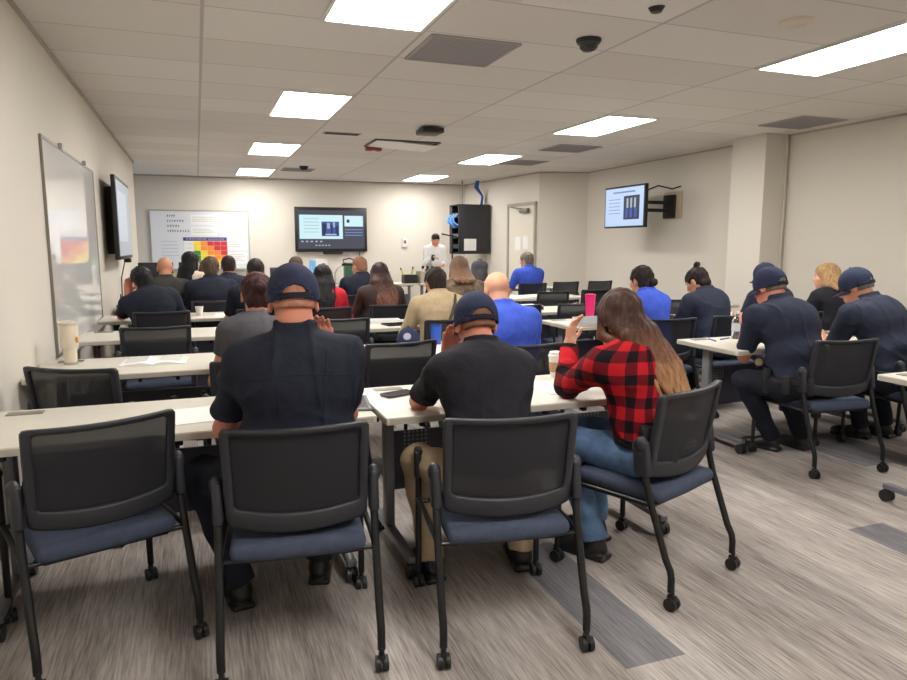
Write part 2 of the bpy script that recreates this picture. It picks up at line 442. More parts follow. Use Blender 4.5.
fl = link('floor', me, [carpet('carpet_greige', (108, 101, 98), (190, 182, 177)), carpet('carpet_warm', (102, 94, 91), (186, 177, 171)), carpet('carpet_dark', (80, 79, 83), (134, 132, 135))])
struct(fl)
cl = MB().box((1.95, 6.75, CEIL + 0.05), (10.6, 17.2, 0.1)).build('ceiling', ceiling_mat(), smooth=False); struct(cl)
cl['kind'] = 'structure'
T = 0.12
def wall(name, a, b, z0=0, z1=CEIL, m=None):
    """solid wall whose visible face runs a->b (room on the left of a->b)"""
    a, b = Vector((a[0], a[1])), Vector((b[0], b[1])); d = (b - a).normalized(); nrm = Vector((d.y, -d.x)) * T
    bm = bmesh.new(); v = []
    for z in (z0, z1):
        for p in (a, b, b + nrm, a + nrm): v.append(bm.verts.new((p.x, p.y, z)))
    for f in ((0, 1, 2, 3), (4, 7, 6, 5), (0, 4, 5, 1), (1, 5, 6, 2), (2, 6, 7, 3), (3, 7, 4, 0)): bm.faces.new([v[i] for i in f])
    bmesh.ops.recalc_face_normals(bm, faces=bm.faces[:])
    me = bpy.data.meshes.new(name); bm.to_mesh(me); bm.free()
    return struct(link(name, me, m or M_WALL))
LWE = 12.85
wall('wall_left', (WX, LWE), (WX, FY0))
wall('wall_left_return', (ALX, LWE), (WX - T, LWE))
wall('wall_back', (5.9, BY), (ALX, BY))
wall('wall_right', (RX, FY0), (RX, 11.67))
wall('wall_recess', (RX, 11.67), (6.2, 11.95))
wall('wall_door_side', (6.2, 11.95), (5.9, BY))
wall('wall_behind', (WX, FY0), (RX, FY0))
# alcove side wall with a window that lets daylight in
AX = ALX
wall('wall_alcove', (AX, BY), (AX, 14.6)); wall('wall_alcove', (AX, 13.3), (AX, LWE))
wall('wall_alcove', (AX, 14.6), (AX, 13.3), 0, 0.9); wall('wall_alcove', (AX, 14.6), (AX, 13.3), 2.3, CEIL)
w = MB(); 
for y in (13.3, 14.6): w.box((AX, y, 1.6), (0.06, 0.05, 1.4))
for z in (0.9, 2.3): w.box((AX, 13.95, z), (0.06, 1.35, 0.05))
w.box((AX, 13.95, 1.6), (0.04, 0.04, 1.4))
wf = struct(w.build('window_1', M_WHITE, smooth=False))
g = MB().box((AX - 0.02, 13.95, 1.6), (0.006, 1.28, 1.36)).build('window_glass', M_GLASS, wf, smooth=False)
# square column on the right wall
struct(MB().box(((6.72 + RX) / 2, 7.17, CEIL / 2), (RX - 6.72, 0.58, CEIL), bev=0.006).build('column', M_COLM))
struct(MB().box((7.05, 6.87, CEIL / 2), (0.025, 0.02, CEIL), bev=0.006).build('trim_1', M_COLM))
# ceiling edge angle
for i, (a, b) in enumerate([((WX, FY0), (WX, LWE)), ((ALX, BY), (5.9, BY)), ((5.9, BY), (6.2, 11.95)), ((6.2, 11.95), (RX, 11.67)), ((RX, 11.67), (RX, FY0))]):
    a, b = Vector((*a, 0)), Vector((*b, 0)); d = (b - a); c = (a + b) / 2; ang = math.atan2(d.y, d.x)
    struct(MB().box((c.x, c.y, CEIL - 0.012), (d.length, 0.045, 0.022), rot=Matrix.Rotation(ang, 3, 'Z')).build('trim_%d' % (i + 2), mat('ceiling_angle', (176, 168, 156), 0.6), smooth=False))
    struct(MB().box((c.x, c.y, 0.05), (d.length, 0.02, 0.1), rot=Matrix.Rotation(ang, 3, 'Z')).build('baseboard_%s' % ['left', 'back', 'door_side', 'recess', 'right'][i], mat('rubber_baseboard', (96, 90, 84), 0.6), smooth=False))

# door on the slanted side wall
dirw = (Vector((5.9, BY)) - Vector((6.2, 11.95))).normalized(); dang = math.atan2(dirw.y, dirw.x)
def onw(t, off, z): # along the wall, off the wall into the room
    n = Vector((-dirw.y, dirw.x)); p = Vector((6.2, 11.95)) + dirw * t + n * off
    return Vector((p.x, p.y, z))
rw = Matrix.Rotation(dang, 3, 'Z')
d0, d1, dz = 0.12, 1.08, 2.22
dr = MB().box(onw((d0 + d1) / 2, 0.012, dz / 2), (d1 - d0, 0.03, dz), rot=rw).build('door_1', mat('door_paint', (222, 216, 202), 0.5), smooth=False); struct(dr)
fr = MB()
for t in (d0 - 0.03, d1 + 0.03): fr.box(onw(t, 0.02, dz / 2 + 0.03), (0.06, 0.05, dz + 0.06), rot=rw)
fr.box(onw((d0 + d1) / 2, 0.02, dz + 0.03), (d1 - d0 + 0.12, 0.05, 0.06), rot=rw)
fr.build('door_frame', mat('door_frame_paint', (166, 158, 146), 0.5), dr, smooth=False)
cb = MB().box(onw(0.42, 0.07, dz - 0.1), (0.28, 0.07, 0.09), rot=rw, bev=0.01); cb.cyl(onw(0.45, 0.1, dz - 0.06), onw(0.78, 0.16, dz - 0.02), 0.012); cb.cyl(onw(0.78, 0.16, dz - 0.02), onw(1.0, 0.04, dz), 0.012)
cb.build('door_closer', mat('closer_bronze', (122, 116, 106), 0.4, metal=0.4), dr)
hb = MB().cyl(onw(d0 + 0.08, 0.03, 1.0), onw(d0 + 0.08, 0.09, 1.0), 0.015); hb.cyl(onw(d0 + 0.08, 0.09, 1.0), onw(d0 + 0.2, 0.09, 1.0), 0.012)
hb.build('door_handle', M_CHROME, dr)
for k, (t, z) in enumerate([(0.42, 1.5), (0.72, 1.48)]):
    tag(MB().box(onw(t, 0.031, z), (0.2, 0.004, 0.27), rot=rw).build('notice_sheet', M_PAPER, smooth=False), ['white notice sheet taped on the door, right of its twin, nearer the hinge edge', 'white notice sheet taped on the door, left of its twin'][k], 'paper')

# ------------------------------------------------------------------ ceiling lights and vents
names_l = ['nearest left ceiling light panel, cut off by the top edge of the photo', 'second left ceiling light panel, between the grey vent and the left wall', 'third left ceiling light panel, above the row of seated men', 'farthest left ceiling light panel, nearest the back whiteboard']
names_r = ['nearest right ceiling light panel, cut off by the right edge of the photo', 'second right ceiling light panel, in front of the wall column', 'third right ceiling light panel, up the ceiling from the black rack', 'farthest right ceiling light panel, in front of the wall screen']
def light_panel(x0, x1, y1, label):
    t = thing('ceiling_light', ((x0 + x1) / 2, y1 - 0.64, CEIL), 0, label, 'ceiling light', 'recessed ceiling lights')
    w, l = x1 - x0, 1.28
    f = MB()
    for sx in (-1, 1): f.box((sx * (w / 2 - 0.008), 0, -0.006), (0.024, l, 0.016))
    for sy in (-1, 1): f.box((0, sy * (l / 2 - 0.008), -0.006), (w, 0.024, 0.016))
    f.build('frame', M_WHITE, t, smooth=False)
    MB().box((0, 0, -0.004), (w - 0.03, l - 0.03, 0.006)).build('diffuser', M_LED, t, smooth=False)
for k in range(4):
    light_panel(0.79, 1.44, 4.46 + 3.34 * k, names_l[k]); light_panel(4.2, 4.84, 4.46 + 3.34 * k, names_r[k])
light_panel(0.79, 1.44, 1.12, 'left ceiling light panel behind the viewer'); light_panel(4.2, 4.84, 1.12, 'right ceiling light panel behind the viewer')
def vent(x0, x1, y0, y1, label):
    t = thing('ceiling_vent', ((x0 + x1) / 2, (y0 + y1) / 2, CEIL), 0, label, 'vent', 'ceiling vents')
    w, l = x1 - x0, y1 - y0
    MB().box((0, 0, -0.003), (w - 0.02, l - 0.02, 0.006)).build('grille', M_GRILLE, t, smooth=False)
    f = MB()
    for sx in (-1, 1): f.box((sx * w / 2, 0, -0.006), (0.02, l, 0.012))
    for sy in (-1, 1): f.box((0, sy * l / 2, -0.006), (w, 0.02, 0.012))
    f.build('frame', mat('vent_frame', (168, 164, 160), 0.6), t, smooth=False)
    s = MB(); n = 22
    for i in range(n): s.box((0, -l / 2 + 0.03 + (l - 0.06) * i / (n - 1), -0.007), (w - 0.04, 0.008, 0.004))
    s.build('slats', M_SLAT, t, smooth=False)
vent(1.53, 2.17, 4.5, 5.13, 'grey square return vent beside the nearest left light panel')
vent(4.78, 5.44, 8.6, 9.25, 'grey square vent behind the second right light panel')
vent(6.2, 6.84, 5.85, 6.48, 'grey square vent in front of the wall column')
vent(4.95, 5.55, 10.4, 11.0, 'small far vent beside the third right light panel')
vent(1.55, 2.1, 12.9, 13.4, 'small far vent beside the farthest left light panel')
# dome camera, speaker ring, box, alarm, detectors, loose panel
t = thing('dome_camera', (2.56, 4.25, CEIL), 0, 'black dome camera on the ceiling, right of the large grey vent', 'camera')
MB().lathe([(0.0, -0.03), (0.075, -0.03), (0.085, -0.012), (0.085, 0.0)]).build('base', M_BLACK, t)
MB().lathe([(0.0, -0.085), (0.035, -0.08), (0.06, -0.06), (0.066, -0.03)]).build('dome', mat('smoked_dome', (14, 14, 17), 0.08, coat=0.5), t)
tag(MB().lathe([(0.0, -0.012), (0.055, -0.012), (0.065, -0.02), (0.1, -0.014), (0.11, 0)], c=(3.57, 3.47, CEIL)).build('ceiling_speaker', mat('speaker_cream', (206, 196, 176), 0.6)), 'round cream speaker ring on the ceiling near the right light panel', 'speaker')
t = thing('ceiling_box', (2.66, 7.95, CEIL), 0, 'flat black device box hanging under the ceiling in mid room', 'device')
MB().box((0, 0, -0.05), (0.26, 0.3, 0.06), bev=0.012).build('housing', M_BLACK, t)
MB().cyl((0, 0, -0.02), (0, 0, 0), 0.05).build('mount', M_BLACK2, t)
t = thing('alarm_strobe', (2.42, 9.75, CEIL), 0, 'red alarm strobe under the white ceiling panel', 'alarm')
MB().box((0, 0, -0.03), (0.22, 0.12, 0.06), bev=0.012).build('housing', mat('alarm_red', (150, 52, 58), 0.5), t)
MB().sph((0, 0, -0.06), 0.03, sc=(1, 1, .5)).build('lens', M_WHITE, t)
t = thing('ceiling_panel', (2.72, 9.35, CEIL), 0, 'white access panel hanging slightly open beside the red alarm', 'panel')
MB().box((0, 0, -0.03), (0.85, 0.6, 0.012), rot=Matrix.Rotation(R(3), 3, 'Y')).build('door', mat('panel_white', (232, 230, 226), 0.5), t, smooth=False)
f = MB(); f.box((0.44, 0, -0.01), (0.03, 0.66, 0.02)); f.box((-0.44, 0, -0.01), (0.03, 0.66, 0.02)); f.box((0, .32, -0.01), (0.9, 0.03, 0.02)); f.box((0, -.32, -0.01), (0.9, 0.03, 0.02))
f.build('frame', M_GRILLE2, t, smooth=False)
t = thing('smoke_detector', (1.85, 12.55, CEIL), 0, 'small dark detector on the ceiling far back beside the last left light', 'detector')
MB().lathe([(0, -0.07), (0.05, -0.065), (0.07, -0.03), (0.08, 0)]).build('housing', M_BLACK2, t)
t = thing('air_diffuser', (1.77, 8.75, CEIL), 0, 'thin dark slot diffuser on the ceiling between left and right lights', 'vent')
MB().box((0, 0, -0.006), (0.42, 0.12, 0.012)).build('slot', M_BLACK2, t, smooth=False); MB().box((0, 0, -0.003), (0.48, 0.18, 0.006)).build('frame', M_GRILLE, t, smooth=False)
t = thing('sagging_tile', (2.3, 3.45, CEIL), 0, 'pale sagging ceiling tile with a small black sensor at the top of the photo', 'ceiling tile')
b = bmesh.new(); n = 12; vv = {}
for i in range(n + 1):
    for j in range(n + 1):
        u, v = i / n, j / n; vv[i, j] = b.verts.new(((u - .5) * 0.98, (v - .5) * 0.64, -0.004 - 0.03 * math.sin(PI * u) * math.sin(PI * v) ** .7))
for i in range(n):
    for j in range(n): b.faces.new((vv[i, j], vv[i, j + 1], vv[i + 1, j + 1], vv[i + 1, j]))
me = bpy.data.meshes.new('tile'); b.to_mesh(me); b.free(); link('tile', me, mat('tile_pale', (226, 222, 216), 0.7), t, True)
MB().lathe([(0, -0.055), (0.03, -0.052), (0.045, -0.03), (0.05, -0.02)], c=(0.25, 0.05, 0)).build('sensor', M_BLACK, t)

# ------------------------------------------------------------------ whiteboards
def strokes(mb, x0, x1, z, h, y, rnd, gap=0.35):
    """a line of illegible hand-drawn marks in the plane y = const"""
    x = x0
    while x < x1:
        w = h * rnd.uniform(0.35, 0.75)
        mb.box((x + w / 2, y, z), (w, 0.002, h * 0.22)); mb.box((x + w * 0.2, y, z), (h * 0.16, 0.002, h)); 
        if rnd.random() < 0.6: mb.box((x + w * 0.75, y, z + h * 0.2), (h * 0.14, 0.002, h * 0.6), rot=Matrix.Rotation(rnd.uniform(-.6, .6), 3, 'Y'))
        x += w + h * gap
t = thing('whiteboard', (0.1, BY, 0), 0, 'wide whiteboard with notes and a colour chart on the back wall', 'whiteboard')
M_WB = mat('whiteboard_surface', (226, 230, 238), 0.15, coat=0.3)
MB().box((0, -0.015, 1.55), (1.88, 0.024, 1.16)).build('board', M_WB, t, smooth=False)
f = MB()
for sx in (-1, 1): f.box((sx * 0.945, -0.02, 1.55), (0.025, 0.035, 1.2))
for z in (0.96, 2.14): f.box((0, -0.02, z), (1.9, 0.035, 0.025))
f.box((0, -0.06, 0.95), (1.7, 0.09, 0.015)); f.build('frame', M_ALU, t, smooth=False)
rnd = random.Random(3); k = MB()
for z, x0, x1 in ((2.03, -.62, -.46), (1.93, -.62, -.32), (1.83, -.62, -.38), (1.73, -.62, -.22)): strokes(k, x0, x1, z, 0.05, -0.029, rnd)
k.build('writing', M_INK, t, smooth=False)
k = MB()
for i in range(5): strokes(k, -0.75, -0.45, 1.52 - 0.07 * i, 0.022, -0.029, rnd)
k.build('faint_writing', M_GREYINK, t, smooth=False)
def sheet(x0, x1, z0, z1, label, lines, seed, m=M_PAPER):
    s = thing('wall_sheet', ((x0 + x1) / 2, BY - 0.03, (z0 + z1) / 2), 0, label, 'paper', 'sheets stuck on the back whiteboard')
    w, h = x1 - x0, z1 - z0
    MB().box((0, 0, 0), (w, 0.003, h)).build('sheet', m, s, smooth=False)
    q = MB(); rr = random.Random(seed)
    for i in range(lines): strokes(q, -w / 2 + 0.03, w / 2 - 0.04 - rr.random() * 0.1, h / 2 - 0.05 - (h - 0.08) * i / max(1, lines), 0.018, -0.003, rr)
    q.build('print', M_GREYINK, s, smooth=False)
sheet(-0.08, 0.42, 1.86, 2.06, 'upper middle sheet on the back whiteboard, above the purple banner', 3, 1)
sheet(-0.08, 0.42, 1.64, 1.82, 'lower middle sheet on the back whiteboard, just above the purple banner', 3, 2)
sheet(0.62, 1.0, 1.88, 2.1, 'top right sheet on the back whiteboard', 3, 4, mat('pale_blue_paper', (222, 226, 240), 0.7))
sheet(0.62, 1.0, 1.6, 1.8, 'second sheet down at the right edge of the back whiteboard', 3, 5)
sheet(0.62, 1.0, 1.34, 1.56, 'third sheet down at the right edge of the back whiteboard', 3, 6)
sheet(0.62, 1.0, 1.06, 1.3, 'lowest sheet at the right edge of the back whiteboard', 4, 7)
tp = thing('colour_chart', (0.18, BY - 0.032, 1.3), 0, 'green yellow orange and red grid chart under a purple banner on the whiteboard', 'poster')
MB().box((0, 0, 0), (0.8, 0.004, 0.58)).build('sheet', M_PAPER, tp, smooth=False)
MB().box((0.0, -0.003, 0.27), (0.84, 0.004, 0.07)).build('banner', mat('purple_banner', (74, 58, 128), 0.6), tp, smooth=False)
q = MB(); strokes(q, -0.36, 0.02, 0.27, 0.026, -0.006, random.Random(9)); strokes(q, .06, .36, 0.27, 0.02, -0.006, random.Random(10)); q.build('banner_print', M_PAPER, tp, smooth=False)
cellc = {'g': (54, 152, 62), 'y': (244, 218, 64), 'o': (240, 146, 60), 'r': (204, 54, 60), 'l': (236, 178, 60)}
rowsg = ['yorrr', 'yoorr', 'gyoor', 'gyyoo', 'ggyyo']
for ch, rgb in cellc.items():
    q = MB(); any_ = False
    for i, rs in enumerate(rowsg):
        for j, c in enumerate(rs):
            if c == ch: q.box((-0.16 + 0.13 * j, -0.003, 0.18 - 0.095 * i), (0.126, 0.004, 0.091)); any_ = True
    if any_: q.build({'g': 'green', 'y': 'yellow', 'o': 'orange', 'r': 'red'}[ch] + '_cells', mat('chart_' + ch, rgb, 0.6), tp, smooth=False)
for i in range(5):
    q = MB(); strokes(q, -0.37, -0.26, 0.18 - 0.095 * i, 0.018, -0.003, random.Random(20 + i)); q.build('row_print', M_GREYINK, tp, smooth=False)

t = thing('whiteboard', (WX, 6.47, 0), 0, 'large glossy whiteboard on the left wall beside the tables', 'whiteboard')
MB().box((0.007, 0, 1.43), (0.012, 2.4, 1.44)).build('board', mat('whiteboard_gloss', (228, 228, 228), 0.0, spec=0.8), t, smooth=False)
f = MB()
for sy in (-1, 1): f.box((0.01, sy * 1.205, 1.43), (0.018, 0.018, 1.48))
for z in (0.70, 2.16): f.box((0.01, 0, z), (0.018, 2.42, 0.018))
f.build('frame', mat('board_trim', (138, 134, 124), 0.4, metal=0.5), t, smooth=False)
MB().box((0.055, 0.1, 0.705), (0.09, 2.1, 0.016), bev=0.004).build('pen_tray', M_ALU, t)
k = MB()
for y in (-0.6, 0.55): k.box((0.03, y, 2.17), (0.03, 0.05, 0.04))
k.build('clip', M_ALU, t, smooth=False)

# ------------------------------------------------------------------ screens
def screen_mat(name, rgb, s=1.0): return mat('screen_' + name, (10, 10, 12), 0.35, emit=rgb, estr=s)
S_DARK = screen_mat('charcoal', (74, 78, 94), 0.75); S_CYAN = screen_mat('pale_cyan', (206, 240, 246), 1.0); S_LINE = screen_mat('blue_line', (120, 150, 214), 0.8)
S_BLUE = screen_mat('photo_blue', (58, 92, 184), 0.8); S_NAVY = screen_mat('photo_navy', (40, 50, 84), 0.7); S_PALE = screen_mat('pale_blue', (190, 214, 250), 1.0); S_GREY = screen_mat('soft_grey', (176, 190, 204), 0.9)
def scr(mb_list, parent):
    for nm, m, rects in mb_list:
        sets = [[r] for r in rects] if nm == 'slide_figures' else [rects]
        for rs in sets:
            q = MB()
            for (x0, x1, z0, z1, d) in rs: q.quad([(x0, -d, z0), (x1, -d, z0), (x1, -d, z1), (x0, -d, z1)])
            q.build('slide_figure' if nm == 'slide_figures' else nm, m, parent, smooth=False)
t = thing('wall_screen', (2.77, BY - 0.02, 1.78), 0, 'large wall screen showing a video call slide on the back wall', 'television')
MB().box((0, -0.045, 0), (1.56, 0.07, 0.95), bev=0.008).build('housing', M_BLACK, t)
scr([('display', S_DARK, [(-0.72, 0.72, -0.41, 0.41, 0.083)]),
     ('slide', S_CYAN, [(-0.69, 0.24, -0.2, 0.31, 0.085), (0.28, 0.69, 0.07, 0.3, 0.085)]),
     ('slide_photo', S_BLUE, [(-0.22, 0.16, -0.14, 0.17, 0.087)]),
     ('slide_figures', S_NAVY, [(-0.2, -0.12, -0.12, 0.13, 0.089), (-0.02, 0.02, -0.1, 0.1, 0.089), (0.08, 0.14, -0.12, 0.08, 0.089), (0.33, 0.39, 0.15, 0.22, 0.087)]),
     ('slide_faces', S_GREY, [(-0.1, -0.04, 0.02, 0.14, 0.0895), (0.03, 0.07, 0.05, 0.16, 0.0895), (-0.14, 0.1, -0.12, -0.09, 0.0895)]),
     ('text_lines', S_GREY, [(-0.6, -0.28, 0.22 - 0.07 * i, 0.232 - 0.07 * i, 0.087) for i in range(5)] + [(-0.66 + 0.1 * i, -0.61 + 0.1 * i, -0.27, -0.24, 0.085) for i in range(5)] + [(-0.36 + 0.07 * i, -0.32 + 0.07 * i, -0.35, -0.325, 0.085) for i in range(5)]),
     ('caption_lines', S_LINE, [(0.29, 0.68, -0.01 - 0.06 * i, 0.012 - 0.06 * i, 0.085) for i in range(3)])], t)
MB().box((0.02, -0.05, -0.5), (0.42, 0.07, 0.05), bev=0.006).build('speaker_bar', M_BLACK2, t)
MB().tube([(0.62, -0.02, -0.47), (0.62, -0.01, -0.7), (0.62, -0.01, -1.1)], 0.008).build('cable', M_BLACK2, t)

t = thing('wall_screen', (-0.81, 8.95, 1.74), R(-90) + R(180), 'flat black television on the left wall seen nearly edge on', 'television')
MB().box((0, -0.018, 0), (1.56, 0.045, 0.9), bev=0.008).build('housing', M_BLACK, t)
scr([('display', screen_mat('left_tv', (168, 178, 190), 0.8), [(-0.74, 0.74, -0.41, 0.41, 0.042)]), ('slide', screen_mat('left_slide', (196, 204, 214), 0.8), [(-0.7, 0.3, -0.25, 0.3, 0.044)]), ('text_lines', S_GREY, [(-0.6, 0.0, 0.2 - 0.1 * i, 0.215 - 0.1 * i, 0.046) for i in range(5)])], t)
MB().box((0.1, 0.06, -0.02), (1.0, 0.1, 0.74)).build('wall_mount', M_BLACK2, t, smooth=False)
MB().box((0.55, 0.0, -0.48), (0.12, 0.08, 0.05), bev=0.01).build('sensor_bar', M_BLACK2, t)
MB().tube([(0.62, 0.03, -0.45), (0.64, 0.09, -0.7), (0.6, 0.1, -1.2)], 0.007).build('cable', M_BLACK2, t)

t = thing('wall_screen', (6.45, 9.46, 2.05), R(90) + R(180), 'television on a swivel arm in front of the right wall', 'television')
MB().box((0, 0.0, 0), (1.1, 0.06, 0.66), bev=0.008).build('housing', M_BLACK, t)
scr([('display', S_PALE, [(-0.52, 0.52, -0.3, 0.3, 0.033)]), ('slide_photo', S_NAVY, [(0.0, 0.42, -0.2, 0.17, 0.036)]),
     ('slide_figures', S_GREY, [(0.08 + 0.1 * i, 0.13 + 0.1 * i, -0.02, 0.13, 0.038) for i in range(3)]), ('slide_suits', S_BLUE, [(0.05 + 0.12 * i, 0.12 + 0.12 * i, -0.17, -0.03, 0.038) for i in range(3)]),
     ('text_lines', S_LINE, [(-0.42, -0.1, 0.12 - 0.055 * i, 0.13 - 0.055 * i, 0.036) for i in range(5)] + [(-0.3, 0.3, 0.22, 0.245, 0.036)])], t)
a = MB(); a.box((0.15, 0.07, 0), (0.3, 0.08, 0.26), bev=0.01); a.box((0.32, 0.34, 0.06), (0.08, 0.5, 0.05)); a.box((0.32, 0.34, -0.06), (0.08, 0.5, 0.05)); a.box((0.32, 0.6, 0), (0.26, 0.06, 0.36), bev=0.01)
a.build('swivel_arm', M_BLACK2, t)
MB().tube([(0.3, 0.1, 0.22), (0.42, 0.3, 0.31), (0.5, 0.5, 0.26), (0.55, 0.62, 0.3)], 0.012).build('cable', M_BLACK2, t)
tag(MB().box((RX - 0.015, 9.1, 2.07), (0.03, 0.42, 0.42), bev=0.004).build('mounting_board', mat('tan_board', (186, 170, 148), 0.7)), 'tan mounting board on the right wall behind the swivel arm', 'board')
t = thing('thermostat', (4.43, BY, 1.5), 0, 'white thermostat box on the back wall right of the screen', 'thermostat')
MB().box((0, -0.025, 0), (0.12, 0.05, 0.2), bev=0.012).build('housing', M_WHITE, t); MB().box((0, -0.052, 0.02), (0.06, 0.006, 0.07)).build('display', M_GRILLE2, t, smooth=False)

# ------------------------------------------------------------------ wall rack
t = thing('wall_rack', (5.62, 14.08, 1.785), 0, 'black network cabinet mounted on the side wall beside the door', 'cabinet')
MB().box((0.0, -0.265, 0), (0.74, 0.02, 1.05), bev=0.004).build('side_panel', mat('rack_steel', (40, 40, 46), 0.45), t)
b = MB(); b.box((0.0, 0.265, 0), (0.74, 0.02, 1.05)); b.box((0, 0, 0.515), (0.74, 0.52, 0.02)); b.box((0, 0, -0.515), (0.74, 0.52, 0.02)); b.box((0.36, 0, 0), (0.02, 0.52, 1.03))
b.build('body', M_BLACK, t, smooth=False)
b = MB()
for y in (-0.24, 0.24): b.box((-0.34, y, 0), (0.03, 0.03, 1.03))
b.build('rack_rails', M_GRILLE2, t, smooth=False)
for i in range(4): MB().box((-0.2, 0, 0.3 - 0.22 * i), (0.3, 0.44, 0.09)).build('switch_unit', M_BLACK2 if i % 2 else mat('switch_grey', (66, 68, 84), 0.4), t, smooth=False)
for i in range(7):
    y = -0.2 + 0.065 * i
    MB().tube([(-0.36, y, 0.32 - 0.03 * (i % 3)), (-0.43, y + 0.05, 0.24), (-0.44, y + 0.03, 0.16), (-0.36, y - 0.03, 0.08 - 0.05 * (i % 2))], 0.011).build('patch_cable', mat('cable_blue', (52, 112, 196), 0.5) if i % 3 else mat('cable_lightblue', (110, 170, 226), 0.5), t)
MB().box((-0.1, -0.279, -0.33), (0.28, 0.004, 0.25)).build('label_sheet', M_PAPER, t, smooth=False)
for i in range(5):
    x = 0.22 + 0.02 * i
    tag(MB().tube([(5.62 + x, 14.0 + 0.03 * i, 2.31), (5.65 + x, 14.0 + 0.03 * i, 2.5), (5.72 + 0.02 * i, 14.05, 2.68), (5.76 + 0.015 * i, 14.06, CEIL)], 0.014).build('network_cable', [mat('cable_blue', (52, 112, 196)), mat('cable_navy', (40, 50, 100), 0.5)][i % 2]),
        'network cable running from the black wall cabinet up to the ceiling', 'cable', 'network cables above the cabinet')
tag(MB().cyl((5.45, 14.1, 2.31), (5.45, 14.1, CEIL), 0.012).build('conduit', mat('conduit', (120, 116, 110), 0.5)), 'thin straight conduit from the cabinet to the ceiling', 'pipe')

# ================================================================== chairs
def make_chair(label, mats=(M_SEAT,)):
    t = thing('conference_chair', (0, 0, 0), 0, label, 'chair', 'black mesh chairs on castors')
    # back frame: a curved rounded ring
    W, zb, zt = 0.240, 0.512, 0.856
    def bp(u, w):  # u -1..1 across, w 0..1 up -> point of the curved back sheet
        wd = W * (0.985 + 0.03 * w)
        z = zb + (zt - zb) * w - 0.028 * (1 - w) * (1 - u * u) + 0.006 * (u * u) * w
        y = -0.165 - 0.055 * w + 0.035 * (u * u) - 0.03 * (1 - w) ** 2 * 0 
        return Vector((u * wd, y, z))
    def ring(mx, mb, mt, r, n=11, RY=0.8):
        pts = []
        u0, u1, w0, w1 = -1 + mx, 1 - mx, mb, 1 - mt
        for (cx, cw, a0) in ((u1 - r, w1 - r * RY, 0), (u0 + r, w1 - r * RY, 90), (u0 + r, w0 + r * RY, 180), (u1 - r, w0 + r * RY, 270)):
            for k in range(n):
                a = R(a0 + 90 * k / (n - 1)); pts.append((cx + r * math.cos(a), cw + r * RY * math.sin(a)))
        # subdivide long straight runs
        out = []
        for i, p in enumerate(pts):
            q = pts[(i + 1) % len(pts)]; out.append(p)
            L = math.hypot(p[0] - q[0], p[1] - q[1])
            m = int(L / 0.12)
            for k in range(1, m): out.append((p[0] + (q[0] - p[0]) * k / m, p[1] + (q[1] - p[1]) * k / m))
        return out
    # the outer and inner outlines need equal counts: sample by angle
    def sample(poly, N=96):
        c = (0, 0.5); res = []
        for k in range(N):
            a = 2 * PI * k / N; d = (math.cos(a), math.sin(a)); best = None
            for i in range(len(poly)):
                p, q = poly[i], poly[(i + 1) % len(poly)]
                e = (q[0] - p[0], q[1] - p[1]); den = d[0] * e[1] - d[1] * e[0]
                if abs(den) < 1e-12: continue
                s_ = ((p[0] - c[0]) * e[1] - (p[1] - c[1]) * e[0]) / den; tt = ((p[0] - c[0]) * d[1] - (p[1] - c[1]) * d[0]) / den
                if s_ > 0 and -1e-6 <= tt <= 1 + 1e-6: best = s_ if best is None else max(best, s_)
            res.append((c[0] + d[0] * best, c[1] + d[1] * best))
        return res
    # stretch angles so the corners are well sampled
    outer = sample(ring(0, 0, 0, 0.07), 160); inner = sample(ring(0.125, 0.19, 0.055, 0.05), 160)
    bm = bmesh.new(); N = len(outer); th = 0.013
    rows = []
    def lerp(a, b, f): return (a[0] + (b[0] - a[0]) * f, a[1] + (b[1] - a[1]) * f)
    prof = [(0.0, 0), (0.0, 1), (0.12, 1.25), (0.85, 1.1), (1.0, 0.6), (1.0, -0.4), (0.85, -0.9), (0.12, -1.0), (0.0, -0.6)]
    for f, o in prof:
        rows.append([bm.verts.new(bp(*lerp(outer[i], inner[i], f)) + Vector((0, -o * th, 0))) for i in range(N)])
    for k in range(len(prof)):
        A, B = rows[k], rows[(k + 1) % len(prof)]
        for i in range(N): bm.faces.new((A[i], A[(i + 1) % N], B[(i + 1) % N], B[i]))
    bmesh.ops.recalc_face_normals(bm, faces=bm.faces[:])
    me = bpy.data.meshes.new('back_frame'); bm.to_mesh(me); bm.free(); link('back_frame', me, M_FRAME, t, True)
    bm = bmesh.new(); c = bm.verts.new(bp(0, 0.5)); rg = []
    for f in (0.35, 0.7, 1.0):
        rg.append([bm.verts.new(bp(*lerp((0, 0.5), inner[i], f * 1.02)) + Vector((0, 0.002, 0))) for i in range(N)])
    for i in range(N): bm.faces.new((c, rg[0][i], rg[0][(i + 1) % N]))
    for A, B in zip(rg, rg[1:]):
        for i in range(N): bm.faces.new((A[i], B[i], B[(i + 1) % N], A[(i + 1) % N]))
    bmesh.ops.recalc_face_normals(bm, faces=bm.faces[:])
    me = bpy.data.meshes.new('back_mesh'); bm.to_mesh(me); bm.free(); link('back_mesh', me, M_MESH, t, True)
    # seat cushion
    s = SDF(0.011)
    s.box((0, 0.035, 0.428), (0.232, 0.235, 0.034), rr=0.03, k=0)
    s.disp = lambda X, Y, Z: 0.0 * X + 0.10 * (X / 0.24) ** 2 * 0 + 0.016 * np.clip((Y - 0.12) / 0.15, 0, 2) ** 2 * (Z > 0.0) - 0.006 * np.cos(X / 0.24 * 1.5) + 0.004
    me = s.mesh('seat'); seat = link('seat', me, M_SEAT, t, True)
    MB().box((0, 0.03, 0.396), (0.42, 0.4, 0.03), bev=0.012).build('seat_pan', M_BLACK2, t)
